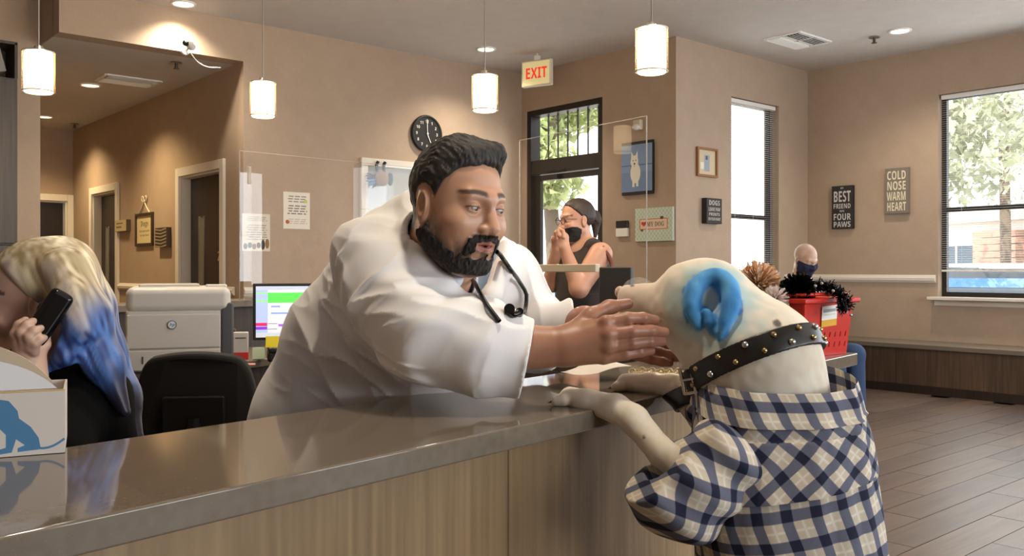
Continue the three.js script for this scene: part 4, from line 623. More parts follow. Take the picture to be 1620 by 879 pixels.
function netMesh(f, lo, hi, cell, colour) {
  const n = [0, 1, 2].map((i) => Math.ceil((hi[i] - lo[i]) / cell) + 1), [nx, ny, nz] = n, sx = 1, sy = nx, sz = nx * ny, val = new Float32Array(nx * ny * nz), B = 6, far = cell * B * 0.5 * 1.7320508 * 1.5 + 0.012;
  for (let bz = 0; bz < nz; bz += B) for (let by = 0; by < ny; by += B) for (let bx = 0; bx < nx; bx += B) {
    const d = f(lo[0] + (bx + B / 2) * cell, lo[1] + (by + B / 2) * cell, lo[2] + (bz + B / 2) * cell), skip = Math.abs(d) > far;
    for (let z = bz; z < Math.min(nz, bz + B); z++) for (let y = by; y < Math.min(ny, by + B); y++) for (let x = bx; x < Math.min(nx, bx + B); x++) val[x + y * sy + z * sz] = skip ? d : f(lo[0] + x * cell, lo[1] + y * cell, lo[2] + z * cell);
  }
  const id = new Int32Array(nx * ny * nz).fill(-1), pos = [], nor = [], col = [], idx = [], e = cell * 0.5;
  for (let z = 0; z < nz - 1; z++) for (let y = 0; y < ny - 1; y++) for (let x = 0; x < nx - 1; x++) {
    const at = x + y * sy + z * sz; let mask = 0; for (let k = 0; k < 8; k++) if (val[at + (k & 1) * sx + ((k >> 1) & 1) * sy + (k >> 2) * sz] < 0) mask |= 1 << k;
    if (mask === 0 || mask === 255) continue;
    let c = 0, ax = 0, ay = 0, az = 0;
    for (let k = 0; k < 8; k++) for (let b = 1; b < 8; b <<= 1) if (!(k & b)) { const j = k | b; if (((mask >> k) & 1) === ((mask >> j) & 1)) continue; const va = val[at + (k & 1) * sx + ((k >> 1) & 1) * sy + (k >> 2) * sz], vb = val[at + (j & 1) * sx + ((j >> 1) & 1) * sy + (j >> 2) * sz], t = va / (va - vb); ax += (k & 1) + (b === 1 ? t : 0); ay += ((k >> 1) & 1) + (b === 2 ? t : 0); az += (k >> 2) + (b === 4 ? t : 0); c++; }
    const px = lo[0] + (x + ax / c) * cell, py = lo[1] + (y + ay / c) * cell, pz = lo[2] + (z + az / c) * cell; id[at] = pos.length / 3; pos.push(px, py, pz);
    const gx = f(px + e, py, pz) - f(px - e, py, pz), gy = f(px, py + e, pz) - f(px, py - e, pz), gz = f(px, py, pz + e) - f(px, py, pz - e), gl = Math.hypot(gx, gy, gz) || 1; nor.push(gx / gl, gy / gl, gz / gl);
    if (colour) { const q = colour(px, py, pz, gx / gl, gy / gl, gz / gl); col.push(q[0], q[1], q[2]); }
  }
  const quad = (a, b, c, d, fl) => { if (a < 0 || b < 0 || c < 0 || d < 0) return; if (fl) idx.push(a, b, c, a, c, d); else idx.push(a, c, b, a, d, c); };
  for (let z = 1; z < nz - 1; z++) for (let y = 1; y < ny - 1; y++) for (let x = 1; x < nx - 1; x++) {
    const at = x + y * sy + z * sz, v = val[at] < 0;
    if (v !== val[at + sx] < 0) quad(id[at - sy - sz], id[at - sz], id[at], id[at - sy], v);
    if (v !== val[at + sy] < 0) quad(id[at - sx - sz], id[at - sx], id[at], id[at - sz], v);
    if (v !== val[at + sz] < 0) quad(id[at - sx - sy], id[at - sy], id[at], id[at - sx], v);
  }
  const g = new THREE.BufferGeometry(); g.setAttribute('position', new THREE.Float32BufferAttribute(pos, 3)); g.setAttribute('normal', new THREE.Float32BufferAttribute(nor, 3)); if (colour) g.setAttribute('color', new THREE.Float32BufferAttribute(col, 3)); g.setIndex(idx); return g;
}
function bounds(pts, pad) { const lo = [1e9, 1e9, 1e9], hi = [-1e9, -1e9, -1e9]; for (const p of pts) for (let i = 0; i < 3; i++) { lo[i] = Math.min(lo[i], p[i] - pad); hi[i] = Math.max(hi[i], p[i] + pad); } return [lo, hi]; }
// a figure: a Group at its base whose axes are turned with the view; parts are modelled in view axes and shifted to the base
function figure(name, label, category, base, group) { const t = thing(name, label, category, world(...base), YAW, group); t.userData.base = undefined; const b = base; return { t, put: (nm, geo, mat, parent = t) => part(nm, geo.translate(-b[0], -b[1], -b[2]), mat, parent) }; }
const joinCol = (list) => mergeGeometries(list.map((g) => { g.deleteAttribute('uv'); return g; }));

// ---- a human head in its own axes (metres, before scaling)
function headField(o = {}) {
  const j = o.jaw ?? 1, beard = o.beard ?? 0;
  const solid = blend([
    [egg([0, 0.038, -0.012], [0.0765, 0.088, 0.098]), 0.02], [egg([0, -0.03, 0.03], [0.062 * j, 0.08, 0.064]), 0.03],
    [bone([-0.05 * j, -0.055, 0.0], [-0.022, -0.102, 0.052], 0.022, 0.02), 0.03], [bone([0.05 * j, -0.055, 0.0], [0.022, -0.102, 0.052], 0.022, 0.02), 0.03], [egg([0, -0.106, 0.062], [0.026, 0.02, 0.022]), 0.025],
    [bone([-0.036, 0.026, 0.074], [0, 0.022, 0.084], 0.011, 0.011), 0.018], [bone([0.036, 0.026, 0.074], [0, 0.022, 0.084], 0.011, 0.011), 0.018],
    [egg([-0.041, -0.03, 0.062], [0.024, 0.024, 0.024]), 0.022], [egg([0.041, -0.03, 0.062], [0.024, 0.024, 0.024]), 0.022],
    [egg([0, -0.066, 0.076], [0.03, 0.026, 0.02]), 0.015],
    [bone([0, 0.014, 0.086], [0, -0.03, 0.108], 0.0085, 0.0125), 0.012], [egg([-0.0135, -0.034, 0.098], [0.009, 0.0085, 0.011]), 0.008], [egg([0.0135, -0.034, 0.098], [0.009, 0.0085, 0.011]), 0.008],
    [egg([-0.076, -0.006, -0.008], [0.0085, 0.031, 0.019], earAx(-1)), 0.008], [egg([0.076, -0.006, -0.008], [0.0085, 0.031, 0.019], earAx(1)), 0.008],
  ], 0.02);
  const sock = [egg([-0.032, 0.0065, 0.096], [0.019, 0.0115, 0.014]), egg([0.032, 0.0065, 0.096], [0.019, 0.0115, 0.014])];
  const lidL = egg([-0.032, 0.005, 0.0765], [0.0145, 0.0145, 0.0145]), lidR = egg([0.032, 0.005, 0.0765], [0.0145, 0.0145, 0.0145]);
  const open = (s) => egg([s * 0.032, 0.0035, 0.092], [0.0125, o.eye ?? 0.0042, 0.012]);
  const oL = open(-1), oR = open(1), conL = egg([-0.086, -0.002, -0.004], [0.0085, 0.022, 0.0115], earAx(-1)), conR = egg([0.086, -0.002, -0.004], [0.0085, 0.022, 0.0115], earAx(1));
  const lips = blend([bone([-0.022, -0.0625, 0.086], [0, -0.0595, 0.097], 0.0035, 0.0055), bone([0.022, -0.0625, 0.086], [0, -0.0595, 0.097], 0.0035, 0.0055), bone([-0.019, -0.0695, 0.086], [0, -0.0725, 0.095], 0.0042, 0.0065), bone([0.019, -0.0695, 0.086], [0, -0.0725, 0.095], 0.0042, 0.0065)], 0.004);
  const gap = egg([0, -0.0655, 0.101], [0.024, 0.0016, 0.012]);
  return (x, y, z) => {
    let d = solid(x, y, z); if (d > 0.05) return d;
    d = smax(d, -sock[0](x, y, z), 0.012); d = smax(d, -sock[1](x, y, z), 0.012);
    d = smin(d, smax(lidL(x, y, z), -oL(x, y, z), 0.002), 0.004); d = smin(d, smax(lidR(x, y, z), -oR(x, y, z), 0.002), 0.004);
    d = smin(d, lips(x, y, z), 0.006); d = smax(d, -gap(x, y, z), 0.003);
    d = smax(d, -conL(x, y, z), 0.005); d = smax(d, -conR(x, y, z), 0.005);
    if (beard) { const b = beardAt(x, y, z); if (b > 0.02) d -= b * beard * (0.8 + 0.35 * noise(x * 260, y * 90, z * 260)); }
    return d;
  };
}
function earAx(s) { const a = 0.28 * s; return [[Math.cos(a), 0, -Math.sin(a)], [0, Math.cos(0.15), -Math.sin(0.15)], [Math.sin(a), Math.sin(0.15), Math.cos(a)]]; }
// where a full trimmed beard grows: 0..1
function beardAt(x, y, z) {
  const ax = Math.abs(x); let line = z > 0.06 ? -0.062 : z > 0.014 ? -0.012 - (z - 0.014) * 1.05 : 0.03 - (0.014 - z) * 0.3;   // upper edge falls from the sideburn to the mouth corner
  let b = (0.42 * step(line + 0.022, line - 0.012, y) + 0.28 * step(line - 0.002, line - 0.022, y) + 0.3 * step(line - 0.014, line - 0.04, y)) * step(-0.024, -0.004, z);
  const mou = step(-0.040, -0.045, y) * step(-0.062, -0.058, y) * step(0.036, 0.028, ax) * step(0.06, 0.066, z); b = Math.max(b, mou);
  if (z > 0.05) { const mouth = (ax / 0.0245) ** 2 + ((y + 0.0665) / 0.0098) ** 2; if (y < -0.055) b *= step(0.8, 1.2, mouth); const side = step(0.012, 0.006, Math.abs(ax - 0.031)) * step(-0.048, -0.053, y) * step(-0.1, -0.085, y); b = Math.max(b, 0.9 * side); const bare = Math.hypot((ax - 0.017) / 0.009, (y + 0.085) / 0.007); b *= 0.35 + 0.65 * step(0.6, 1.3, bare); }
  if (ax > 0.064) b *= step(0.85, 1.25, Math.hypot((z + 0.008) / 0.024, (y + 0.006) / 0.038));   // the ear stays bare
  return b * step(-0.135, -0.12, y);
}
function eyes(fr, put, looks, iris) { for (const s of [-1, 1]) { const c = [s * 0.032, 0.004, 0.0765], r = 0.013; const e = netEye(fr, c, r, looks, iris); put('eye', e, std(0xffffff, 0.15, { vertexColors: true })); } }
function netEye(fr, c, r, looks, iris) {
  const g = new THREE.SphereGeometry(r * fr.scale, 24, 18), p = g.attributes.position, col = new Float32Array(p.count * 3), dir = unit(looks), o = fr.from(...c);
  for (let i = 0; i < p.count; i++) { const v = unit([p.getX(i), p.getY(i), p.getZ(i)]), l = [dot(v, fr.ax[0]), dot(v, fr.ax[1]), dot(v, fr.ax[2])], k = dot(l, dir), q = k > 0.955 ? [0.005, 0.005, 0.005] : k > 0.86 ? iris : [0.42, 0.37, 0.34]; col.set(q, i * 3); }
  g.setAttribute('color', new THREE.BufferAttribute(col, 3)); return g.translate(...o);
}
const skinMat = () => phys(0xffffff, 0.42, { vertexColors: true, sheen: 0 });
// ---------------------------------------------------------------- the doctor leaning over the counter
{
  const hf = frame(V(722, 327, 1.90), 0.83, 0.16, -0.03, 1.07, 1.09);
  const base = [V(560, 700, 2.36)[0], 0, -2.36], F = figure('person', 'bearded man in a white lab coat leaning over the counter to stroke the dog', 'person', base);
  const J = { neck: V(672, 418, 2.06), chest: V(655, 470, 2.2), rs: V(594, 412, 2.02), re: V(680, 524, 1.845), rw: V(868, 549, 1.87), ls: V(800, 446, 2.36), le: V(845, 535, 2.38), lw: V(925, 512, 2.14), hip: V(540, 720, 2.42) };
  // ---- skin: head, neck, arms and hands (one joined mesh)
  const head = headField({ jaw: 1.12, beard: 0.003, eye: 0.0030 }), hd = within(head, hf);
  const neck = blend([bone(hf.from(0, -0.05, -0.03), J.neck, 0.066, 0.078), bone(hf.from(0, -0.085, 0.02), add3(J.neck, [0.05, -0.03, 0.04]), 0.045, 0.06)], 0.04);
  const headAll = (x, y, z) => smin(hd(x, y, z), neck(x, y, z), 0.03);
  const skin = [0.56, 0.31, 0.19], skinRed = [0.55, 0.25, 0.165], beardC = [0.022, 0.015, 0.011];
  const headCol = (x, y, z) => {
    const [u, v, w] = hf.to(x, y, z), n = noise(x * 90, y * 90, z * 90); let c = mixc(skin, skinRed, clamp(0.25 + 0.3 * noise(x * 25, y * 25, z * 25)));
    const lip = (u / 0.025) ** 2 + ((v + 0.0665) / 0.0105) ** 2; if (w > 0.075 && lip < 1) c = mixc(c, [0.36, 0.12, 0.09], step(1, 0.5, lip));
    const b = beardAt(u, v, w) + 0.18 * n * (beardAt(u, v, w) > 0.05 ? 1 : 0); c = mixc(c, mixc(beardC, [0.05, 0.035, 0.026], clamp(0.5 + 0.5 * noise(x * 300, y * 120, z * 300))), clamp(b * 1.05));
    for (const s of [-1, 1]) { const bx = (u * s - 0.034) / 0.024, by = (v - 0.0305 - 0.004 * (1 - bx * bx)) / (0.0068 - 0.0015 * bx); if (w > 0.05 && Math.abs(bx) < 1.05 && Math.abs(by) < 1) c = mixc(c, [0.03, 0.02, 0.015], step(1, 0.4, Math.abs(by)) * step(1.05, 0.75, Math.abs(bx)) * 0.9);   // eyebrow
      const lx = (u * s - 0.032) / 0.0155, ly = v - 0.0085 + 0.004 * lx * lx; if (w > 0.07 && Math.abs(lx) < 1 && Math.abs(ly) < 0.0016) c = mixc(c, [0.03, 0.02, 0.018], 0.8); }   // lash line
    const hairline = v - hairEdge(w); if (w < 0.075) c = mixc(c, [0.04, 0.028, 0.02], step(-0.006, 0.01, hairline) * step(-0.09, -0.06, v) * (Math.hypot((w + 0.008) / 0.03, (v + 0.004) / 0.042) < 1 ? 0 : 1));
    return c;
  };
  function hairEdge(w) { const k = [[-0.12, -0.075], [-0.05, -0.06], [-0.012, 0.018], [0.004, 0.02], [0.02, 0.012], [0.034, 0.05], [0.05, 0.073], [0.075, 0.092], [0.12, 0.1]]; for (let i = 1; i < k.length; i++) if (w < k[i][0]) { const t = clamp((w - k[i - 1][0]) / (k[i][0] - k[i - 1][0])); return k[i - 1][1] + (k[i][1] - k[i - 1][1]) * t; } return 0.1; }
  const hb = bounds([hf.from(0, 0.03, 0), J.neck], 0.165);
  const gHead = netMesh(headAll, hb[0], hb[1], 0.0032, headCol);
  const P = (px, py, z) => V(px, py, z);
  // right hand: back towards us, thumb on top
  const rh = blend([
    [bone(J.re, J.rw, 0.05, 0.036), 0.03], [bone(P(845, 551, 1.865), P(895, 544, 1.865), 0.038, 0.033), 0.03],
    [bone(P(900, 540, 1.865), P(958, 512, 1.85), 0.03, 0.0155), 0.02], [bone(P(900, 545, 1.86), P(962, 530, 1.842), 0.028, 0.0165), 0.02], [bone(P(898, 552, 1.862), P(962, 548, 1.845), 0.028, 0.016), 0.02], [bone(P(895, 558, 1.868), P(955, 565, 1.855), 0.024, 0.014), 0.02],
    ...chain([P(958, 510, 1.85), P(992, 503, 1.852), P(1018, 503, 1.862), P(1038, 506, 1.875)], [0.0145, 0.0125, 0.0118, 0.0095]).map((f) => [f, 0.005]),
    ...chain([P(962, 529, 1.842), P(1000, 524, 1.842), P(1030, 523, 1.855), P(1052, 525, 1.87)], [0.0155, 0.013, 0.0122, 0.01]).map((f) => [f, 0.005]),
    ...chain([P(962, 548, 1.845), P(1000, 543, 1.845), P(1028, 540, 1.857), P(1048, 540, 1.872)], [0.015, 0.0125, 0.0118, 0.0095]).map((f) => [f, 0.005]),
    ...chain([P(955, 566, 1.855), P(990, 561, 1.853), P(1012, 557, 1.862), P(1030, 555, 1.875)], [0.0135, 0.011, 0.0105, 0.0088]).map((f) => [f, 0.005]),
    ...chain([P(905, 530, 1.87), P(934, 500, 1.885), P(964, 486, 1.905), P(994, 480, 1.92)], [0.026, 0.0175, 0.0145, 0.011]).map((f) => [f, 0.012]),
    [egg(P(958, 508, 1.838), [0.011, 0.011, 0.008]), 0.012], [egg(P(962, 528, 1.83), [0.011, 0.011, 0.008]), 0.012], [egg(P(962, 547, 1.833), [0.011, 0.011, 0.008]), 0.012],
  ], 0.02);
  const rCol = (x, y, z) => { const n = noise(x * 60, y * 60, z * 60), tip = step(0.285, 0.33, x); return mixc(mixc([0.39, 0.19, 0.11], [0.37, 0.155, 0.10], clamp(0.4 + 0.5 * n)), [0.50, 0.22, 0.17], tip * 0.5); };
  const rb = bounds([J.re, P(1060, 500, 1.9), P(1040, 570, 1.85), P(990, 478, 1.92)], 0.06);
  const gR = netMesh(rh, rb[0], rb[1], 0.003, rCol);
  // left hand: cups the far side of the jaw, fingers showing below it
  const lh = blend([
    [bone(J.le, J.lw, 0.05, 0.036), 0.03], [bone(J.lw, P(985, 530, 2.1), 0.036, 0.036), 0.03], [bone(P(960, 525, 2.1), P(1015, 540, 2.06), 0.033, 0.026), 0.03], [bone(P(975, 520, 2.12), P(1020, 525, 2.1), 0.028, 0.02), 0.02],
    ...chain([P(1015, 525, 2.08), P(1045, 530, 2.06), P(1070, 538, 2.04), P(1085, 542, 2.02)], [0.015, 0.0125, 0.0118, 0.0095]).map((f) => [f, 0.006]),
    ...chain([P(1015, 537, 2.06), P(1048, 546, 2.03), P(1074, 552, 2.01), P(1092, 556, 1.99)], [0.0155, 0.013, 0.012, 0.0098]).map((f) => [f, 0.006]),
    ...chain([P(1012, 549, 2.04), P(1042, 558, 2.01), P(1066, 563, 1.99), P(1080, 566, 1.975)], [0.015, 0.0125, 0.0118, 0.0095]).map((f) => [f, 0.006]),
    ...chain([P(1005, 560, 2.03), P(1030, 568, 2.0), P(1048, 572, 1.985), P(1060, 574, 1.975)], [0.0135, 0.011, 0.0102, 0.0085]).map((f) => [f, 0.006]),
    ...chain([P(960, 512, 2.12), P(985, 495, 2.13), P(1008, 488, 2.13), P(1025, 486, 2.12)], [0.022, 0.017, 0.014, 0.011]).map((f) => [f, 0.012]),
  ], 0.02);
  const lb = bounds([J.le, P(1095, 560, 2.0), P(1000, 485, 2.13), P(1060, 575, 1.98)], 0.06);
  const gL = netMesh(lh, lb[0], lb[1], 0.0034, (x, y, z) => mixc([0.38, 0.17, 0.10], [0.36, 0.14, 0.09], clamp(0.5 + 0.5 * noise(x * 60, y * 60, z * 60))));
  const trunk = blend([bone(J.neck, J.chest, 0.075, 0.13), bone(J.chest, J.hip, 0.14, 0.15), bone(J.rs, J.re, 0.055, 0.047), bone(J.ls, J.le, 0.055, 0.047), bone(J.rs, J.chest, 0.06, 0.1), bone(J.ls, J.chest, 0.06, 0.1), bone(add3(J.hip, [-0.09, -0.05, 0]), [J.hip[0] - 0.1, 0.08, J.hip[2]], 0.085, 0.045), bone(add3(J.hip, [0.09, -0.05, 0]), [J.hip[0] + 0.1, 0.08, J.hip[2]], 0.085, 0.045)], 0.03);
  const tb = bounds([J.rs, J.ls, J.re, J.le, J.neck, [J.hip[0] - 0.1, 0.05, J.hip[2]], [J.hip[0] + 0.1, 0.05, J.hip[2]]], 0.17);
  const gT = netMesh(trunk, tb[0], tb[1], 0.014, () => skin);
  F.put('body', joinCol([gHead, gR, gL, gT]), skinMat());
  const bf = (x, y, z) => { const h = hd(x, y, z); if (h > 0.03) return h - 0.01; const q = hf.to(x, y, z), n = noise(q[0] * 300, q[1] * 110, q[2] * 300); return Math.max(h - 0.0022 - 0.0022 * n, (0.8 - beardAt(...q) - 0.16 * noise(q[0] * 130, q[1] * 130, q[2] * 130)) * 0.03); };
  F.put('beard', netMesh(bf, ...bounds([hf.from(0, -0.06, 0.03)], 0.14), 0.0029, (x, y, z) => mixc([0.010, 0.008, 0.007], [0.032, 0.022, 0.016], clamp(0.5 + 0.6 * noise(x * 320, y * 90, z * 320)))), std(0xffffff, 0.85, { vertexColors: true }));
  eyes(hf, F.put, [0.4, -0.3, 0.85], [0.03, 0.015, 0.008]);
  // ---- hair: swept up and back
  const cran = egg([0, 0.04, -0.010], [0.0785, 0.092, 0.0985]);
  const tuft = blend([bone([-0.03, 0.102, 0.042], [-0.03, 0.102, 0.0], 0.018, 0.026), bone([0.0, 0.106, 0.05], [0, 0.108, 0.0], 0.019, 0.028), bone([0.03, 0.106, 0.046], [0.03, 0.104, 0.0], 0.021, 0.026), bone([0.034, 0.118, 0.054], [0.028, 0.116, 0.03], 0.014, 0.018), bone([0, 0.1, -0.01], [0, 0.075, -0.066], 0.036, 0.034)], 0.022);
  const hair = (x, y, z) => { const [u, v, w] = hf.to(x, y, z); if (Math.abs(u) > 0.14 || v > 0.2 || v < -0.12) return 0.06; let d = smin(cran(u, v, w), tuft(u, v, w), 0.025); d += 0.0018 * noise(u * 170, v * 45, w * 30) + 0.002 * noise(u * 420, v * 110, w * 100);
    const edge = hairEdge(w) - v - 0.004 * noise(u * 120, v * 60, w * 120); d = smax(d, edge * 0.8, 0.008); const ear = Math.hypot((w + 0.008) / 0.03, (v + 0.004) / 0.044) - 1; return Math.max(d, -ear * 0.03) * hf.scale; };
  const bb = bounds([hf.from(0, 0.06, -0.01)], 0.17);
  F.put('hair', netMesh(hair, bb[0], bb[1], 0.0034, (x, y, z) => { const [u, v, w] = hf.to(x, y, z), n = noise(u * 240, v * 60, w * 60) * 0.5 + 0.5, g = step(0.06, 0.0, v) * 0.5; return mixc(mixc([0.012, 0.009, 0.008], [0.035, 0.028, 0.024], n), [0.07, 0.055, 0.045], g * n); }), std(0xffffff, 0.68, { vertexColors: true }));
  // ---- clothes. Torso frame: forward F3 out of the chest, s across, t down
  const Fw = unit([0.70, -0.28, 0.66]), Sd = unit(cross([0, 1, 0], Fw)), Dn = unit(cross(Sd, Fw)).map((q) => -q);   // Sd points to the wearer's left
  const O = V(722, 418, 2.0);
  const ts = (x, y, z) => { const p = [x - O[0], y - O[1], z - O[2]]; return [dot(p, Sd), -dot(p, Dn) * Math.sign(-Dn[1] || 1) * -1, dot(p, Fw)]; };
  const torso = blend([
    [bone(V(648, 446, 2.2), V(598, 545, 2.31), 0.172, 0.205), 0.06], [bone(V(598, 545, 2.31), V(545, 660, 2.38), 0.205, 0.215), 0.08], [bone(V(545, 660, 2.38), V(520, 860, 2.42), 0.215, 0.25), 0.08], [bone(V(660, 470, 2.22), V(700, 600, 2.36), 0.19, 0.2), 0.08],
    [bone(J.rs, V(655, 388, 2.12), 0.08, 0.095), 0.04], [bone(J.ls, V(700, 420, 2.2), 0.09, 0.12), 0.06], [bone(V(654, 362, 2.1), V(672, 415, 2.12), 0.075, 0.11), 0.05],
  ], 0.05);
  const rsl = blend([bone(J.rs, V(622, 455, 1.96), 0.098, 0.095), bone(V(622, 455, 1.96), V(672, 520, 1.87), 0.095, 0.082), bone(V(672, 520, 1.87), V(752, 548, 1.862), 0.082, 0.076), bone(V(752, 548, 1.862), V(833, 568, 1.868), 0.076, 0.077)], 0.05);
  const lsl = blend([bone(J.ls, J.le, 0.088, 0.076), bone(J.le, V(905, 514, 2.2), 0.08, 0.058)], 0.05);
  const ridge = (n) => (1 - Math.abs(n)) ** 3;
  const armD = unit(sub(V(833, 566, 1.868), V(668, 552, 1.85))), upD = unit(sub(V(668, 552, 1.85), J.rs));
  const folds = (x, y, z) => {
    const wx = noise(x * 5, y * 5, z * 5) * 0.12, p = sub([x, y, z], J.re), a = dot(p, armD), b = dot(p, upD);
    let d = noise(x * 7 + 3, y * 7, z * 7) * 0.006;
    const sleeve = step(0.05, 0.0, rsl(x, y, z)), el = Math.exp(-((Math.hypot(p[0] - 0.02, p[1] + 0.01) / 0.16) ** 2));
    d -= sleeve * 0.016 * (0.3 + el) * ridge(noise((a * 1.1 + b * 0.5 + wx) * 16, (y - x * 0.4) * 5, z * 6));
    d -= sleeve * 0.011 * ridge(noise((b - a * 0.35 + wx) * 14 + 9, (x + y) * 4, z * 5));
    const back = Math.exp(-(((x + 0.34) / 0.16) ** 2 + ((y - 1.0) / 0.16) ** 2)); d -= back * 0.014 * ridge(noise((y + x * 0.5 + wx) * 26, (x - y) * 4, z * 4));
    d -= (1 - sleeve) * 0.013 * ridge(noise((x * 0.9 + y * 0.55 + wx) * 9 + 2, (y - x) * 2.2, z * 3));
    return d;
  };
  // open front: a triangle from the neck down, cut along the chest's outward direction
  const wd = unit([0.16, -0.05, 1]), wu = unit(cross([0, 1, 0], wd)), wv = cross(wd, wu), tri = [V(664, 380, 2.08), V(806, 385, 2.08), V(748, 520, 2.08)].map((p) => [dot(p, wu), dot(p, wv)]), wf = dot(V(720, 430, 2.34), wd);
  const wedgeAt = (x, y, z) => { const a = x * wu[0] + y * wu[1] + z * wu[2], b = x * wv[0] + y * wv[1] + z * wv[2]; let m = -1e9, lap = -1e9; for (let i = 0; i < 3; i++) { const p = tri[i], q = tri[(i + 1) % 3], ex = q[0] - p[0], ey = q[1] - p[1], l = Math.hypot(ex, ey), e = ((a - p[0]) * ey - (b - p[1]) * ex) / l * TS; m = Math.max(m, e); if (i > 0) lap = Math.max(lap, e); } const behind = wf - (x * wd[0] + y * wd[1] + z * wd[2]); return [Math.max(m, behind), behind < 0 && b < tri[0][1] + 0.02 && b > tri[2][1] ? lap : -1]; };
  const TS = (() => { const [p, q, r] = tri, c = (q[0] - p[0]) * (r[1] - p[1]) - (q[1] - p[1]) * (r[0] - p[0]); return c > 0 ? 1 : -1; })();
  const lapel = blend([...chain([V(648, 326, 2.07), V(654, 366, 1.955), V(670, 412, 1.895), V(698, 456, 1.88), V(738, 505, 1.89)], [0.022, 0.03, 0.034, 0.03, 0.02]), ...chain([V(800, 388, 2.09), V(797, 425, 2.05), V(776, 470, 2.01), V(752, 515, 1.98)], [0.014, 0.017, 0.018, 0.016])], 0.02);
  const coatF = (x, y, z) => {
    const fo = folds(x, y, z), t0 = torso(x, y, z) + fo, w = wedgeAt(x, y, z); let t = t0; if (w[1] > 0 && w[1] < 0.055) t -= 0.007 * step(0.055, 0.051, w[1]) * step(0, 0.004, w[1]);   // lapels stand proud
    t = smax(t, -Math.max(w[0], -(t0 + 0.04)), 0.004);
    let d = smin(smin(t, rsl(x, y, z) + fo, 0.03), lsl(x, y, z) + fo, 0.03);
    const cuffR = V(836, 566, 1.868)[0]; if (z > -2.02 && x > -0.1) d = smax(d, x - cuffR - (y - 0.99) * 0.2, 0.006);   // sleeve ends
    if (x > 0.0 && z < -2.06) d = smax(d, x - 0.148, 0.006);
    d = smin(d, lapel(x, y, z) + fo * 0.4, 0.018);
    const nk = hd(x, y, z) - 0.005; d = smax(d, -nk, 0.01); d = smax(d, -(neck(x, y, z) - 0.003), 0.006);
    return d;
  };
  const cb = bounds([V(400, 300, 2.2), V(850, 320, 2.0), V(940, 520, 2.2), V(700, 640, 1.8), V(520, 800, 2.45), V(850, 500, 1.8), V(840, 640, 2.5)], 0.06); cb[0][1] = 0.42;
  const cloth = phys(hex('#f3efed'), 0.78, { sheen: 0.3, sheenColor: new THREE.Color(1, 1, 1), sheenRoughness: 0.6 });
  const coat = F.put('lab_coat', netMesh(coatF, cb[0], cb[1], 0.0058), cloth);
  // cuff and sleeve openings are dark inside: the arm shows through them
  const shirtF = (x, y, z) => { const p = [x - O[0], y - O[1], z - O[2]], f = dot(p, Fw), s = dot(p, Sd); let d = torso(x, y, z) + 0.018 + 0.003 * noise(x * 20, y * 20, z * 20); const dn = -p[1]; d = smax(d, -(neck(x, y, z) - 0.004), 0.006); d = smax(d, -(hd(x, y, z) - 0.01), 0.006); return Math.max(d, y - 1.27, 0.9 - y); };
  const sb = bounds([V(600, 360, 2.1), V(850, 560, 2.0), V(740, 420, 1.9)], 0.12);
  const shirt = F.put('shirt', netMesh(shirtF, sb[0], sb[1], 0.006), std(hex('#9fb0c6'), 0.8));
  // shirt collar: two leaves standing round the neck
  const collar = (x, y, z) => { const n = neck(x, y, z), p = [x - J.neck[0], y - J.neck[1], z - J.neck[2]], up = dot(p, unit(sub(hf.from(0, -0.05, -0.03), J.neck))), s = dot(sub([x, y, z], O), Sd); let d = Math.abs(n - 0.012 - Math.max(0, 0.03 - up) * 0.45) - 0.0035; d = Math.max(d, up - 0.045, -up - 0.03 - 0.5 * Math.max(0, dot(p, Fw))); return Math.max(d, -(hd(x, y, z) - 0.004)); };
  const kb = bounds([J.neck, V(735, 430, 2.0)], 0.13);
  F.put('collar', netMesh(collar, kb[0], kb[1], 0.0042), std(hex('#cfd6e2'), 0.8), shirt);
  F.put('tie', (() => { const a = V(694, 437, 1.955), b = V(699, 500, 1.96); return blendTube([a, lerp3(a, b, 0.5), b], [0.012, 0.014, 0.016], 0.4, Fw); })(), std(hex('#232a3c'), 0.7), shirt);
  F.put('collar_leaf', netMesh((x, y, z) => Math.max(blend([bone(V(690, 412, 1.90), V(720, 444, 1.885), 0.02, 0.012), bone(V(720, 444, 1.885), V(730, 434, 1.89), 0.012, 0.008)], 0.015)(x, y, z), -(hd(x, y, z) - 0.002)), ...bounds([V(690, 410, 1.9), V(726, 440, 1.89)], 0.04), 0.0035), std(hex('#cfd6e2'), 0.8), shirt);
  F.put('trousers', netMesh(blend([bone(add3(J.hip, [-0.09, 0.0, 0]), [J.hip[0] - 0.1, 0.1, J.hip[2]], 0.12, 0.075), bone(add3(J.hip, [0.09, 0.0, 0]), [J.hip[0] + 0.1, 0.1, J.hip[2]], 0.12, 0.075)], 0.04), [J.hip[0] - 0.32, 0.02, J.hip[2] - 0.25], [J.hip[0] + 0.32, 0.9, J.hip[2] + 0.25], 0.015), std(hex('#2c2e33'), 0.85));
  for (const s of [-1, 1]) F.put('shoe', netMesh(blend([bone([J.hip[0] + s * 0.1, 0.05, J.hip[2] - 0.02], [J.hip[0] + s * 0.1 + 0.1, 0.042, J.hip[2] + 0.1], 0.045, 0.04)], 0.02), [J.hip[0] + s * 0.1 - 0.1, 0, J.hip[2] - 0.12], [J.hip[0] + s * 0.1 + 0.2, 0.12, J.hip[2] + 0.2], 0.008), std(hex('#15130f'), 0.4));
  // ---- stethoscope hanging round his neck
  const st = figure('stethoscope', 'black stethoscope hanging round the neck of the bearded doctor', 'stethoscope', V(770, 500, 1.95));
  const front = (px, py) => { let z = -1.6; for (; z > -2.5; z -= 0.004) { const q = V(px, py, -z); if (coatF(...q) < 0.012 || torso(...q) < 0.004) break; } return V(px, py, -z); };
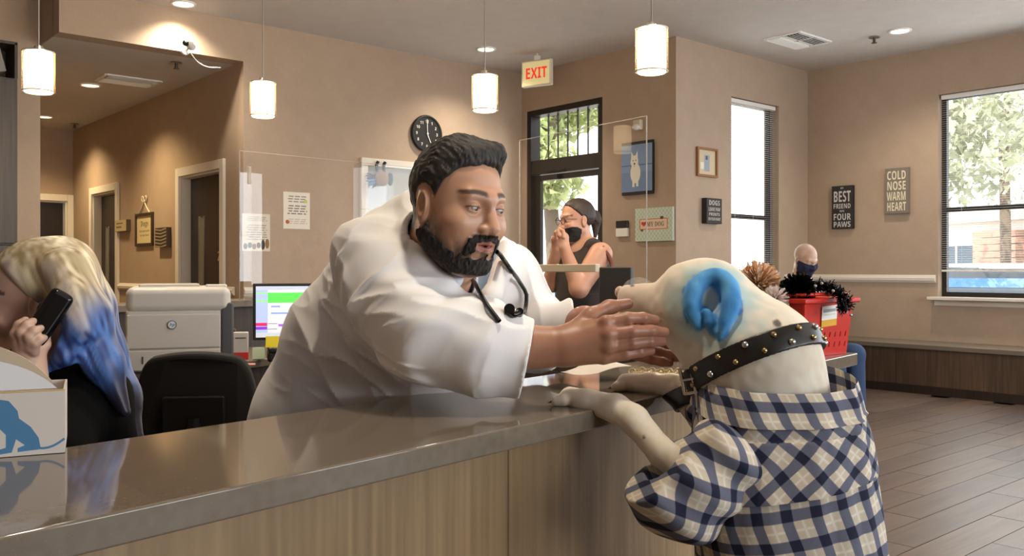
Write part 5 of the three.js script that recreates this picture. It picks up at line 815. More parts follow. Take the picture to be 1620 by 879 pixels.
  const T1 = [[745, 436], [756, 456], [772, 484], [790, 508]].map((q) => front(...q)), T2 = [[793, 405], [806, 424], [822, 446], [833, 466], [832, 482], [822, 494]].map((q) => front(...q));
  st.put('tubing', tube([V(738, 428, 1.985), ...T1], 0.0048, 40, 10), M.black); st.put('tubing', tube([V(786, 398, 2.0), ...T2], 0.0052, 48, 10), M.black);
  st.put('chest_piece', merge([tube([front(822, 494), front(812, 497), front(806, 490)], 0.007, 12, 10), cyl(0.011, 0.011, 0.016, 16).rotateX(1.2).translate(...front(806, 490)), cyl(0.008, 0.008, 0.014, 12).rotateX(1.2).translate(...front(822, 494))]), M.blackGloss);
}
function blendTube(pts, rs, flat, nrm) { return netMesh(blend(chain(pts, rs), 0.01), ...bounds(pts, 0.04), 0.004); }
// ---------------------------------------------------------------- the dog, upright with its paws on the counter
const plaidTex = dataTex(128, 128, (u, v) => {
  const band = (t) => step(0.29, 0.33, t) * step(0.71, 0.67, t), hair = (t) => Math.exp(-(((t < 0.5 ? t : t - 1) / 0.05) ** 2)), a = band(u), b = band(v), tw = 0.04 * (hash3(Math.floor(u * 64), Math.floor(v * 64), 3) - 0.5);
  let c = [0.80, 0.76, 0.69]; c = mixc(c, [0.90, 0.88, 0.84], 0.6 * Math.max(hair(u), hair(v))); c = mixc(c, [0.72, 0.66, 0.57], 0.3 * (1 - Math.max(hair(u), hair(v)))); c = mixc(c, [0.38, 0.39, 0.46], Math.max(a, b)); c = mixc(c, [0.07, 0.09, 0.20], a * b); return c.map((x) => x + tw);
});
{
  const base = [V(1250, 900, 1.8)[0], 0, -1.78], F = figure('dog', 'large white dog with a dyed blue ear wearing a blue checked shirt', 'dog', base);
  const P = (px, py, z) => V(px, py, z);
  const skull = blend([[egg(P(1108, 470, 1.935), [0.084, 0.076, 0.072]), 0.03], [egg(P(1092, 500, 1.92), [0.068, 0.064, 0.066]), 0.04], [bone(P(1130, 488, 1.93), P(1198, 572, 1.885), 0.088, 0.118), 0.06]], 0.03);
  const onSkull = (px, py, off) => { let z = 1.6; for (; z < 2.1; z += 0.002) if (skull(...P(px, py, z)) < off) break; return P(px, py, z); };
  const earC = [[1104, 512, 0.004], [1094, 488, 0.007], [1097, 460, 0.008], [1113, 440, 0.008], [1136, 437, 0.01], [1154, 455, 0.014], [1156, 482, 0.016], [1147, 508, 0.016], [1140, 532, 0.014]].map((q) => onSkull(...q));
  const earK = new THREE.CatmullRomCurve3(earC.map((q) => new THREE.Vector3(...q))), earR = [0.010, 0.0145, 0.016, 0.0135, 0.016, 0.019, 0.0175, 0.012, 0.005], earN = 28;
  const ear = blend(chain(Array.from({ length: earN + 1 }, (_, i) => earK.getPoint(i / earN).toArray()), Array.from({ length: earN + 1 }, (_, i) => { const t = i / earN * 8, k = Math.min(7, Math.floor(t)); return earR[k] + (earR[k + 1] - earR[k]) * (t - k); })).concat(chain([[1118, 494, 0.003], [1124, 510, 0.006], [1131, 526, 0.009]].map((q) => onSkull(...q)), [0.012, 0.011, 0.006])), 0.006);
  const neck = blend([bone(P(1130, 488, 1.93), P(1198, 572, 1.885), 0.088, 0.118), bone(P(1198, 572, 1.885), P(1228, 670, 1.90), 0.118, 0.122)], 0.05);
  const lf = [P(1100, 755, 1.74), P(1048, 716, 1.775), P(1003, 664, 1.83), P(975, 646, 1.86), P(930, 634, 1.9), P(900, 627, 1.925)], rf = [P(1150, 690, 1.95), P(1100, 640, 2.02), P(1068, 611, 2.08), P(1030, 606, 2.12), P(990, 604, 2.15)];
  const toes = (p, d, s) => [-1.5, -0.5, 0.5, 1.5].flatMap((k) => { const q = [p[0] + d[0] * 0.01 + s[0] * k * 0.0125, CT + 0.0135, p[2] + d[2] * 0.01 + s[2] * k * 0.0125]; return [[bone(q, [q[0] + d[0] * 0.016, CT + 0.0115, q[2] + d[2] * 0.016], 0.0125, 0.0115), 0.006]]; });
  const all = blend([
    [egg(P(1108, 470, 1.935), [0.084, 0.076, 0.072]), 0.03], [egg(P(1078, 455, 1.93), [0.046, 0.046, 0.055]), 0.02], [bone(P(1052, 483, 1.965), P(1006, 478, 2.0), 0.052, 0.041), 0.025], [egg(P(990, 466, 2.01), [0.016, 0.02, 0.03]), 0.012],
    [bone(P(1092, 518, 1.95), P(1012, 503, 1.995), 0.045, 0.028), 0.03], [egg(P(1092, 500, 1.92), [0.068, 0.064, 0.066]), 0.04], [bone(P(1130, 488, 1.93), P(1198, 572, 1.885), 0.088, 0.118), 0.06], [bone(P(1198, 572, 1.885), P(1228, 670, 1.90), 0.118, 0.122), 0.06], [bone(P(1110, 530, 1.92), P(1160, 600, 1.89), 0.05, 0.08), 0.05],
    ...chain(lf, [0.036, 0.027, 0.029, 0.029, 0.024, 0.021]).map((f) => [f, 0.012]), ...chain(rf, [0.05, 0.034, 0.027, 0.024, 0.021]).map((f) => [f, 0.014]), ...toes(P(903, 627, 1.922), unit([-1, 0, -0.35]), unit([0.35, 0, -1])), ...toes(P(994, 604, 2.15), unit([-1, 0, -0.35]), unit([0.35, 0, -1])),
    [ear, 0.006],
  ], 0.03);
  const ic = onSkull(1124, 478, 0), inner = egg(ic, [0.014, 0.024, 0.012]);
  const fld = (x, y, z) => smax(all(x, y, z), -inner(x, y, z), 0.01) + 0.0012 * noise(x * 55, y * 55, z * 55);
  const cream = [0.70, 0.60, 0.46], pink = [0.66, 0.45, 0.35], blue = [0.03, 0.22, 0.55];
  const moles = [[P(1238, 513, 1.75), 0.010], [P(1204, 640, 1.75), 0.004], [P(1016, 688, 1.8), 0.0035], [P(968, 652, 1.84), 0.004], [P(1002, 450, 1.96), 0.006]];
  const dogCol = (x, y, z) => {
    const n = noise(x * 40, y * 40, z * 40), n2 = noise(x * 170, y * 60, z * 170); let c = mixc(cream, [0.76, 0.68, 0.56], clamp(0.5 + 0.6 * n + 0.25 * n2));
    const muz = step(0.335, 0.27, x) * step(0.95, 1.02, y); c = mixc(c, pink, muz * (0.35 + 0.3 * n));
    const e = ear(x, y, z); if (y > 0.95) { c = mixc(c, [0.36, 0.55, 0.56], clamp(step(0.07, 0.0, e + 0.03 * n) * 0.75 * step(-1.93, -1.88, z) + 0)); c = mixc(c, mixc(blue, [0.10, 0.38, 0.72], clamp(0.5 + 0.7 * noise(x * 70, y * 35, z * 70))), step(0.010, 0.002, e + 0.004 * n2)); }
    if (y < 0.93 && y > CT - 0.01 && (x < V(905, 0, 1.92)[0] || (z < -2.1 && x < V(1000, 0, 2.15)[0]))) c = mixc(c, [0.5, 0.36, 0.24], step(0.9, 0.875, y) * 0.5);
    for (const [m, r] of moles) { const d = Math.hypot(x - m[0], y - m[1]) + 0.002 * n2; if (z > m[2] - 0.12) c = mixc(c, [0.05, 0.035, 0.03], step(r, r * 0.5, d) * 0.9); }
    return c;
  };
  const b = bounds([P(985, 470, 2.0), P(1110, 415, 1.9), P(1232, 660, 1.84), P(890, 627, 1.95), P(985, 604, 2.17), P(1100, 755, 1.74)], 0.05); b[1][0] += 0.12; b[0][1] = Math.min(b[0][1], 0.7);
  const gA = netMesh(fld, b[0], b[1], 0.0042, dogCol);
  const hx = base[0], hz = base[2], lower = blend([bone(P(1230, 680, 1.90), P(1252, 950, 1.80), 0.11, 0.13), bone(P(1252, 950, 1.77), [hx, 0.42, hz], 0.135, 0.13), ...[-1, 1].flatMap((s) => chain([[hx + s * 0.09, 0.42, hz], [hx + s * 0.11 - 0.06, 0.27, hz - 0.05], [hx + s * 0.11 + 0.06, 0.13, hz + 0.03], [hx + s * 0.11, 0.03, hz], [hx + s * 0.11 - 0.06, 0.025, hz - 0.04]], [0.085, 0.055, 0.028, 0.026, 0.026])), ...chain([[hx + 0.05, 0.46, hz + 0.1], [hx + 0.16, 0.35, hz + 0.18], [hx + 0.2, 0.2, hz + 0.24]], [0.03, 0.02, 0.01])], 0.04);
  const gB = netMesh(lower, [hx - 0.3, -0.01, hz - 0.3], [hx + 0.35, 0.95, hz + 0.4], 0.012, () => cream);
  F.put('body', joinCol([gA, gB]), phys(0xffffff, 0.75, { vertexColors: true, sheen: 0.25, sheenColor: new THREE.Color(1, 0.95, 0.85) }));
  for (const [p, d] of [[P(903, 627, 1.922), unit([-1, 0, -0.35])], [P(994, 604, 2.15), unit([-1, 0, -0.35])]]) for (let k = -1.5; k < 2; k++) F.put('claw', new THREE.ConeGeometry(0.004, 0.014, 8).rotateZ(Math.PI / 2 + 0.3).translate(p[0] + d[0] * 0.04 + 0.35 * k * 0.0125, CT + 0.008, p[2] + d[2] * 0.04 - k * 0.0125), std(hex('#3a2c22'), 0.4));
  F.put('nose', netMesh(blend([egg(P(981, 462, 2.02), [0.012, 0.014, 0.018])], 0.01), ...bounds([P(981, 462, 2.02)], 0.035), 0.003), std(hex('#c9a38c'), 0.4));
  // ---- collar: wide black leather with studs and a silver buckle
  const cc = P(1200, 568, 1.885), ax = unit([-0.30, 0.88, -0.34]), cu = unit(cross(ax, [0, 0, 1])), cv = cross(ax, cu);
  const band = (x, y, z) => { const p = sub([x, y, z], cc), a = dot(p, ax); if (Math.abs(a) > 0.06) return Math.abs(a) - 0.04; return smax(Math.abs(all(x, y, z) - 0.006) - 0.0035, Math.abs(a) - 0.0245, 0.003); };
  const col = F.put('collar', netMesh(band, ...bounds([cc], 0.185), 0.004), std(hex('#16130f'), 0.38));
  const ringPt = (ang, al, off) => { const d = add3(cu.map((q) => q * Math.cos(ang)), cv, Math.sin(ang)), o = add3(cc, ax, al); let r = 0.05; for (; r < 0.25; r += 0.002) if (all(...add3(o, d, r)) > off) break; return add3(o, d, r); };
  const gold = std(hex('#b59a6a'), 0.25, { metalness: 0.9 }), silver = std(hex('#c9c6c0'), 0.2, { metalness: 1 });
  for (let k = 0; k < 30; k++) { const a = k / 30 * Math.PI * 2, al = k % 2 ? 0.012 : -0.012, p = ringPt(a, al, 0.0095); F.put('stud', new THREE.SphereGeometry(k % 3 ? 0.006 : 0.0074, 12, 8).translate(...p), k % 3 ? gold : silver, col); }
  { const p = ringPt(Math.atan2(dot(sub(P(1108, 596, 1.86), cc), cv), dot(sub(P(1108, 596, 1.86), cc), cu)), 0, 0.012); const bk = merge([rbox(0.007, 0.056, 0.007, 0.002, -0.014, 0, 0), rbox(0.007, 0.056, 0.007, 0.002, 0.01, 0, 0), rbox(0.03, 0.007, 0.007, 0.002, 0, 0.026, 0), rbox(0.03, 0.007, 0.007, 0.002, 0, -0.026, 0), rbox(0.026, 0.005, 0.006, 0.002, 0.0, 0.002, 0.004)]).rotateZ(0.22).rotateY(-0.5).translate(...p); F.put('buckle', bk, silver, col); }
  // ---- checked shirt: lofted rings round the trunk, uv in cloth metres
  const rings = [[592, 1223, 0.150, 0.142, 0.0, 1.885], [612, 1224, 0.155, 0.146, 0.0, 1.875], [636, 1226, 0.157, 0.15, 0.0, 1.865], [646, 1228, 0.162, 0.15, 0.01, 1.86], [700, 1233, 0.172, 0.15, 0.03, 1.84], [745, 1237, 0.174, 0.145, 0.05, 1.815], [782, 1241, 0.1735, 0.147, 0.07, 1.805], [830, 1246, 0.178, 0.15, 0.06, 1.795], [885, 1251, 0.182, 0.155, 0.04, 1.785], [980, 1256, 0.187, 0.16, 0.02, 1.775], [1080, 1256, 0.19, 0.163, 0, 1.77]];
  const ringAt = (t) => { const i = Math.min(rings.length - 2, Math.floor(t)), f = t - i; return rings[i].map((q, k) => q + (rings[i + 1][k] - q) * f); };
  function loft(t0, t1, rows, off, bias, name, wav = 0.0035) {
    const cols = 120, pos = [], uv = [], idx = []; let v = 0, last = null;
    for (let r = 0; r <= rows; r++) { const q = ringAt(t0 + (t1 - t0) * r / rows), c = P(q[1], q[0], q[5]); if (last) v += Math.hypot(c[1] - last[1], c[2] - last[2]); last = c; let u = 0, lp = null;
      for (let k = 0; k <= cols; k++) { const a = k / cols * Math.PI * 2 - Math.PI / 2, ca = Math.cos(a), sa = Math.sin(a), e = 0.86, sx = Math.sign(ca) * Math.abs(ca) ** e, sz = Math.sign(sa) * Math.abs(sa) ** e; const w = off + wav * noise(ca * 4, c[1] * 9, sa * 4) + wav * 1.4 * noise(ca * 9 + 4, c[1] * 5, sa * 9); const x = c[0] + sx * (q[2] + w), z = c[2] + sz * (q[3] + w), y = c[1] + q[4] * sx * 0.55 - (q[4] > 0.02 ? 0.012 * sz : 0.02 * sz * (q[0] < 665 ? 1 : 0.6)); pos.push(x, y, z); if (lp) u += Math.hypot(x - lp[0], z - lp[1]); lp = [x, z]; uv.push(u / 0.0535, v / 0.0535); } }
    if (bias) for (let i = 0; i < uv.length; i += 2) { const a = uv[i], b = uv[i + 1]; uv[i] = a * 0.77 + b * 0.64; uv[i + 1] = b * 0.77 - a * 0.64; }
    for (let r = 0; r < rows; r++) for (let k = 0; k < cols; k++) { const a = r * (cols + 1) + k, b = a + cols + 1; idx.push(a, a + 1, b, a + 1, b + 1, b); }
    const g = new THREE.BufferGeometry(); g.setAttribute('position', new THREE.Float32BufferAttribute(pos, 3)); g.setAttribute('uv', new THREE.Float32BufferAttribute(uv, 2)); g.setIndex(idx); g.computeVertexNormals(); return g;
  }
  const flannel = std(0xffffff, 0.9, { map: plaidTex, side: THREE.DoubleSide });
  const shirt = F.put('shirt', loft(5.1, 10, 48, 0, false), flannel);
  F.put('yoke', loft(2.5, 5.22, 30, 0.003, true), flannel, shirt);
  F.put('shirt_collar', loft(0, 2.7, 20, 0.010, false, '', 0.0045), flannel, shirt);
  const fy = (x, y, z) => noise(x * 16, y * 16, z * 16) * 0.006 + 0.006 * Math.sin((x * 0.7 + y) * 60 + 2 * noise(x * 9, y * 9, z * 9));
  const slv = blend([bone(P(1140, 735, 1.76), P(1085, 790, 1.73), 0.085, 0.075), bone(P(1085, 790, 1.73), P(1045, 772, 1.735), 0.07, 0.062), bone(P(1045, 772, 1.735), P(1047, 738, 1.76), 0.058, 0.045)], 0.05);
  const slvF = (x, y, z) => { let d = slv(x, y, z) + fy(x, y, z); const o = P(1046, 728, 1.765), n = unit([-0.62, 0.76, 0.1]); d = smax(d, dot(sub([x, y, z], o), n), 0.006); const cav = bone(P(1060, 760, 1.74), P(1030, 700, 1.78), 0.036, 0.05); return smax(d, -cav(x, y, z), 0.005); };
  const planarUV = (g) => { const p = g.attributes.position, uv = new Float32Array(p.count * 2); for (let i = 0; i < p.count; i++) { const x = p.getX(i), y = p.getY(i), z = p.getZ(i); uv[i * 2] = (x * 0.93 - y * 0.36 - z * 0.8) / 0.0535 + 0.3; uv[i * 2 + 1] = (x * 0.36 + y * 0.93 + z * 0.1) / 0.0535; } g.setAttribute('uv', new THREE.BufferAttribute(uv, 2)); return g; };
  F.put('sleeve', planarUV(netMesh(slvF, ...bounds([P(1140, 735, 1.76), P(1085, 790, 1.73), P(1045, 738, 1.76)], 0.11), 0.0048)), flannel, shirt);
  const slv2 = blend([bone(P(1180, 690, 1.93), P(1128, 655, 1.98), 0.075, 0.055)], 0.03);
  F.put('sleeve', planarUV(netMesh((x, y, z) => slv2(x, y, z) + fy(x, y, z), ...bounds([P(1180, 690, 1.93), P(1128, 655, 1.98)], 0.1), 0.006)), flannel, shirt);
}
{ // chain lead and curled paper on the counter
  const t = thing('chain_lead', 'gold link chain lead lying on the counter below the dog collar', 'chain', W(1100, 590, 2.1).setY(CT)), pts = [[1104, 574, 2.06], [1090, 583, 2.1], [1070, 588, 2.16], [1045, 588, 2.22], [1018, 586, 2.27], [1000, 588, 2.3]].map(([a, b, c]) => { const q = W(a, b, c); q.y = Math.max(q.y, CT + 0.008); return q; });
  const cv = new THREE.CatmullRomCurve3(pts), n = 17, gold = std(hex('#cbb78c'), 0.3, { metalness: 0.8 });
  for (let k = 0; k < n; k++) { const p = cv.getPointAt(k / (n - 1)), tg = cv.getTangentAt(k / (n - 1)); const m = part('link', new THREE.TorusGeometry(0.0085, 0.0019, 6, 16).scale(1.35, 1, 1), gold, t); m.position.copy(p).sub(t.position); m.rotation.set(k % 2 ? 1.2 : 0.25, Math.atan2(-tg.z, tg.x), 0, 'YXZ'); }
  const s = new THREE.PlaneGeometry(0.2, 0.13, 20, 6), q = s.attributes.position; for (let i = 0; i < q.count; i++) { const x = q.getX(i), y = q.getY(i); q.setZ(i, 0.012 + 0.018 * Math.sin(x * 26) * (0.6 + y * 3) + 0.012 * Math.abs(x) * 8); } s.rotateX(-Math.PI / 2); s.computeVertexNormals();
  single('paper_towel', 'crumpled pale paper towel lying under the hands of the doctor', 'towel', s, std(hex('#cfc6bb'), 0.9, { side: THREE.DoubleSide }), WH(928, 600, CT).setY(CT + 0.012), [0, YAW + 0.4, 0]);
}
// ---------------------------------------------------------------- the receptionist on the telephone
const joinBody = (f, lo, hi, cell, col) => netMesh(f, lo, hi, cell, col);
{
  const hf = frame(V(58, 480, 1.95), -1.18, 0.12, 0.0, 1.02), base = [V(80, 700, 2.0)[0], 0, -2.05];
  const F = figure('person', 'seated woman with long blonde and blue hair holding a black phone to her ear', 'person', base), P = V, skin = [0.62, 0.40, 0.30];
  const head = within(headField({ jaw: 0.88, eye: 0.0046 }), hf), nk = bone(hf.from(0, -0.06, -0.02), P(105, 600, 2.02), 0.05, 0.065);
  const hb = bounds([hf.from(0, 0, 0.02), P(95, 580, 2.0)], 0.14);
  const gH = netMesh((x, y, z) => smin(head(x, y, z), nk(x, y, z), 0.03), hb[0], hb[1], 0.0036, (x, y, z) => {
    const [u, v, w] = hf.to(x, y, z); let c = mixc(skin, [0.60, 0.33, 0.27], clamp(0.3 + 0.4 * noise(x * 30, y * 30, z * 30)));
    const lip = (u / 0.024) ** 2 + ((v + 0.0665) / 0.0105) ** 2; if (w > 0.07 && lip < 1) c = mixc(c, [0.45, 0.12, 0.12], step(1, 0.5, lip));
    for (const s of [-1, 1]) { const bx = (u * s - 0.034) / 0.024, by = (v - 0.03 - 0.006 * (1 - bx * bx)) / 0.0045; if (w > 0.04 && Math.abs(bx) < 1.1 && Math.abs(by) < 1) c = mixc(c, [0.06, 0.04, 0.03], 0.85); const lx = (u * s - 0.032) / 0.016, ly = v - 0.0092 + 0.004 * lx * lx; if (w > 0.065 && Math.abs(lx) < 1.1 && Math.abs(ly) < 0.0022) c = mixc(c, [0.02, 0.015, 0.015], 0.9); }
    return c;
  });
  const sh = { l: P(135, 640, 1.93), le: P(75, 730, 1.72), lw: P(48, 590, 1.79), r: P(30, 650, 2.18), re: P(-60, 740, 2.1), rw: P(-120, 720, 1.95), hip: [base[0], 0.52, base[2]] };
  const hand = blend([bone(sh.le, sh.lw, 0.04, 0.027), [bone(sh.lw, P(44, 560, 1.79), 0.027, 0.027), 0.02], [bone(P(50, 568, 1.8), P(40, 545, 1.785), 0.024, 0.022), 0.015],
    ...chain([P(33, 548, 1.775), P(24, 528, 1.77), P(30, 514, 1.775), P(40, 506, 1.785)], [0.0105, 0.0095, 0.009, 0.0075]), ...chain([P(40, 547, 1.768), P(34, 526, 1.76), P(42, 514, 1.765), P(52, 508, 1.775)], [0.0108, 0.0098, 0.0092, 0.0078]), ...chain([P(48, 550, 1.766), P(46, 533, 1.757), P(54, 524, 1.762), P(64, 519, 1.772)], [0.0102, 0.0094, 0.0088, 0.0074]), ...chain([P(55, 556, 1.77), P(56, 543, 1.762), P(63, 537, 1.766), P(70, 534, 1.774)], [0.0092, 0.0084, 0.0078, 0.0068]), ...chain([P(58, 562, 1.8), P(70, 545, 1.81), P(74, 525, 1.815)], [0.013, 0.0105, 0.0085]).map((f) => [f, 0.01])], 0.006);
  const gA = netMesh(hand, ...bounds([sh.le, sh.lw, P(40, 500, 1.77), P(70, 520, 1.8)], 0.05), 0.0034, () => skin);
  const trunkF = blend([bone(P(108, 610, 2.03), sh.hip, 0.09, 0.13), bone(sh.l, sh.r, 0.05, 0.05), bone(sh.l, sh.le, 0.045, 0.04), bone(sh.r, sh.re, 0.045, 0.04), bone(sh.re, sh.rw, 0.038, 0.026), ...[-1, 1].flatMap((s) => [bone([sh.hip[0] + s * 0.09, 0.5, sh.hip[2]], [sh.hip[0] - 0.35 + s * 0.05, 0.5, sh.hip[2] + s * 0.12], 0.08, 0.055), bone([sh.hip[0] - 0.35 + s * 0.05, 0.5, sh.hip[2] + s * 0.12], [sh.hip[0] - 0.36, 0.06, sh.hip[2] + s * 0.12], 0.055, 0.035)])], 0.03);
  const tb = bounds([sh.l, sh.r, sh.le, sh.re, sh.rw, P(100, 590, 2.0), [sh.hip[0] - 0.4, 0.04, sh.hip[2] - 0.15], [sh.hip[0], 0.4, sh.hip[2] + 0.15]], 0.12);
  F.put('body', joinCol([gH, gA, netMesh(trunkF, ...tb, 0.014, () => skin)]), skinMat()); eyes(hf, F.put, [0, -0.05, 1], [0.1, 0.18, 0.2]);
  const topF = blend([bone(P(118, 640, 2.03), [sh.hip[0], 0.55, sh.hip[2]], 0.125, 0.165), bone(sh.l, sh.r, 0.075, 0.07), bone(sh.l, sh.le, 0.066, 0.06), bone(sh.le, P(58, 650, 1.77), 0.058, 0.048), bone(sh.r, sh.re, 0.065, 0.055), bone(P(112, 600, 2.02), P(125, 640, 2.0), 0.06, 0.1), bone(P(130, 640, 1.95), P(140, 760, 1.95), 0.085, 0.12)], 0.05);
  F.put('black_top', netMesh((x, y, z) => topF(x, y, z) + 0.005 * noise(x * 12, y * 12, z * 12), tb[0].map((q) => q - 0.03), tb[1].map((q) => q + 0.04), 0.009), phys(hex('#0a0909'), 0.95, { specularIntensity: 0.25 }));
  F.put('trousers', netMesh(blend([-1, 1].flatMap((s) => [bone([sh.hip[0] + s * 0.09, 0.5, sh.hip[2]], [sh.hip[0] - 0.35 + s * 0.05, 0.5, sh.hip[2] + s * 0.12], 0.1, 0.075), bone([sh.hip[0] - 0.35 + s * 0.05, 0.5, sh.hip[2] + s * 0.12], [sh.hip[0] - 0.36, 0.06, sh.hip[2] + s * 0.12], 0.075, 0.055)]), 0.03), [sh.hip[0] - 0.55, 0.0, sh.hip[2] - 0.3], [sh.hip[0] + 0.3, 0.68, sh.hip[2] + 0.3], 0.014), std(hex('#17171b'), 0.9));
  // long straight hair parted at the crown
  const cap = egg([0, 0.042, -0.02], [0.089, 0.098, 0.108]);
  const fall = blend([...chain([P(100, 425, 2.0), P(128, 490, 2.03), P(152, 560, 2.04), P(184, 630, 2.03), P(214, 690, 2.0)], [0.072, 0.07, 0.062, 0.05, 0.02]), ...chain([P(88, 425, 1.885), P(116, 470, 1.855), P(124, 520, 1.845), P(104, 560, 1.84), P(72, 588, 1.84)], [0.032, 0.028, 0.024, 0.018, 0.006]), ...chain([P(108, 430, 1.92), P(140, 500, 1.9), P(166, 575, 1.89), P(196, 650, 1.88)], [0.05, 0.044, 0.036, 0.014])], 0.03);
  const hairF = (x, y, z) => { const [u, v, w] = hf.to(x, y, z); let d = cap(u, v, w) * 1.02; const edge = Math.max(w - 0.03 - (v - 0.05) * 0.75, -v - 0.03); d = smax(d, edge * 0.8, 0.012); d = smin(d, fall(x, y, z), 0.02); d += (0.0009 * noise((x + 0.42 * y) * 190, y * 5, z * 40) + 0.003 * noise((x + 0.42 * y) * 55, y * 3, z * 20)) * step(1.16, 1.08, y); return smax(d, -(head(x, y, z) + 0.003), 0.004); };
  F.put('hair', netMesh(hairF, ...bounds([P(30, 385, 1.9), P(215, 680, 2.06), P(60, 600, 1.82)], 0.07), 0.0046, (x, y, z) => {
    const st = noise((x + 0.45 * y) * 120, y * 6, z * 110), st2 = noise((x + 0.45 * y) * 40 + 7, y * 3, z * 40); let c = mixc([0.30, 0.21, 0.09], [0.78, 0.67, 0.45], clamp(0.55 + 0.8 * st)); c = mixc(c, [0.45, 0.36, 0.42], clamp(st2 * 0.7)); const t = step(1.13, 1.03, y + 0.05 * st2 + 0.02 * st); c = mixc(c, mixc([0.015, 0.03, 0.16], [0.12, 0.25, 0.62], clamp(0.5 + 0.9 * st)), t); return mixc(c, [0.025, 0.02, 0.035], step(0.955, 0.88, y + 0.04 * st2)); }), std(0xffffff, 0.42, { vertexColors: true }));
  const ph = figure('telephone_handset', 'black cordless telephone held at the ear of the blonde woman', 'telephone', P(62, 515, 1.8));
  ph.put('body', rbox(0.048, 0.16, 0.026, 0.012, 0, 0, 0, 4).rotateZ(-0.55).rotateY(0.5).translate(...P(66, 516, 1.802)), M.blackGloss); ph.put('ear_cushion', new THREE.SphereGeometry(0.026, 16, 10).scale(1, 1, 0.55).rotateY(0.5).translate(...P(80, 492, 1.822)), M.black);
  const st = thing('desk_stool', 'dark upholstered swivel seat under the blonde receptionist', 'chair', world(base[0], 0, base[2]), YAW);
  part('seat', rbox(0.44, 0.07, 0.44, 0.03, 0, 0.355, 0, 3), M.black, st); part('column', cyl(0.03, 0.03, 0.26, 14, 0, 0.19, 0), M.metal, st); part('base', cyl(0.25, 0.26, 0.04, 28, 0, 0.03, 0), M.black, st);
}
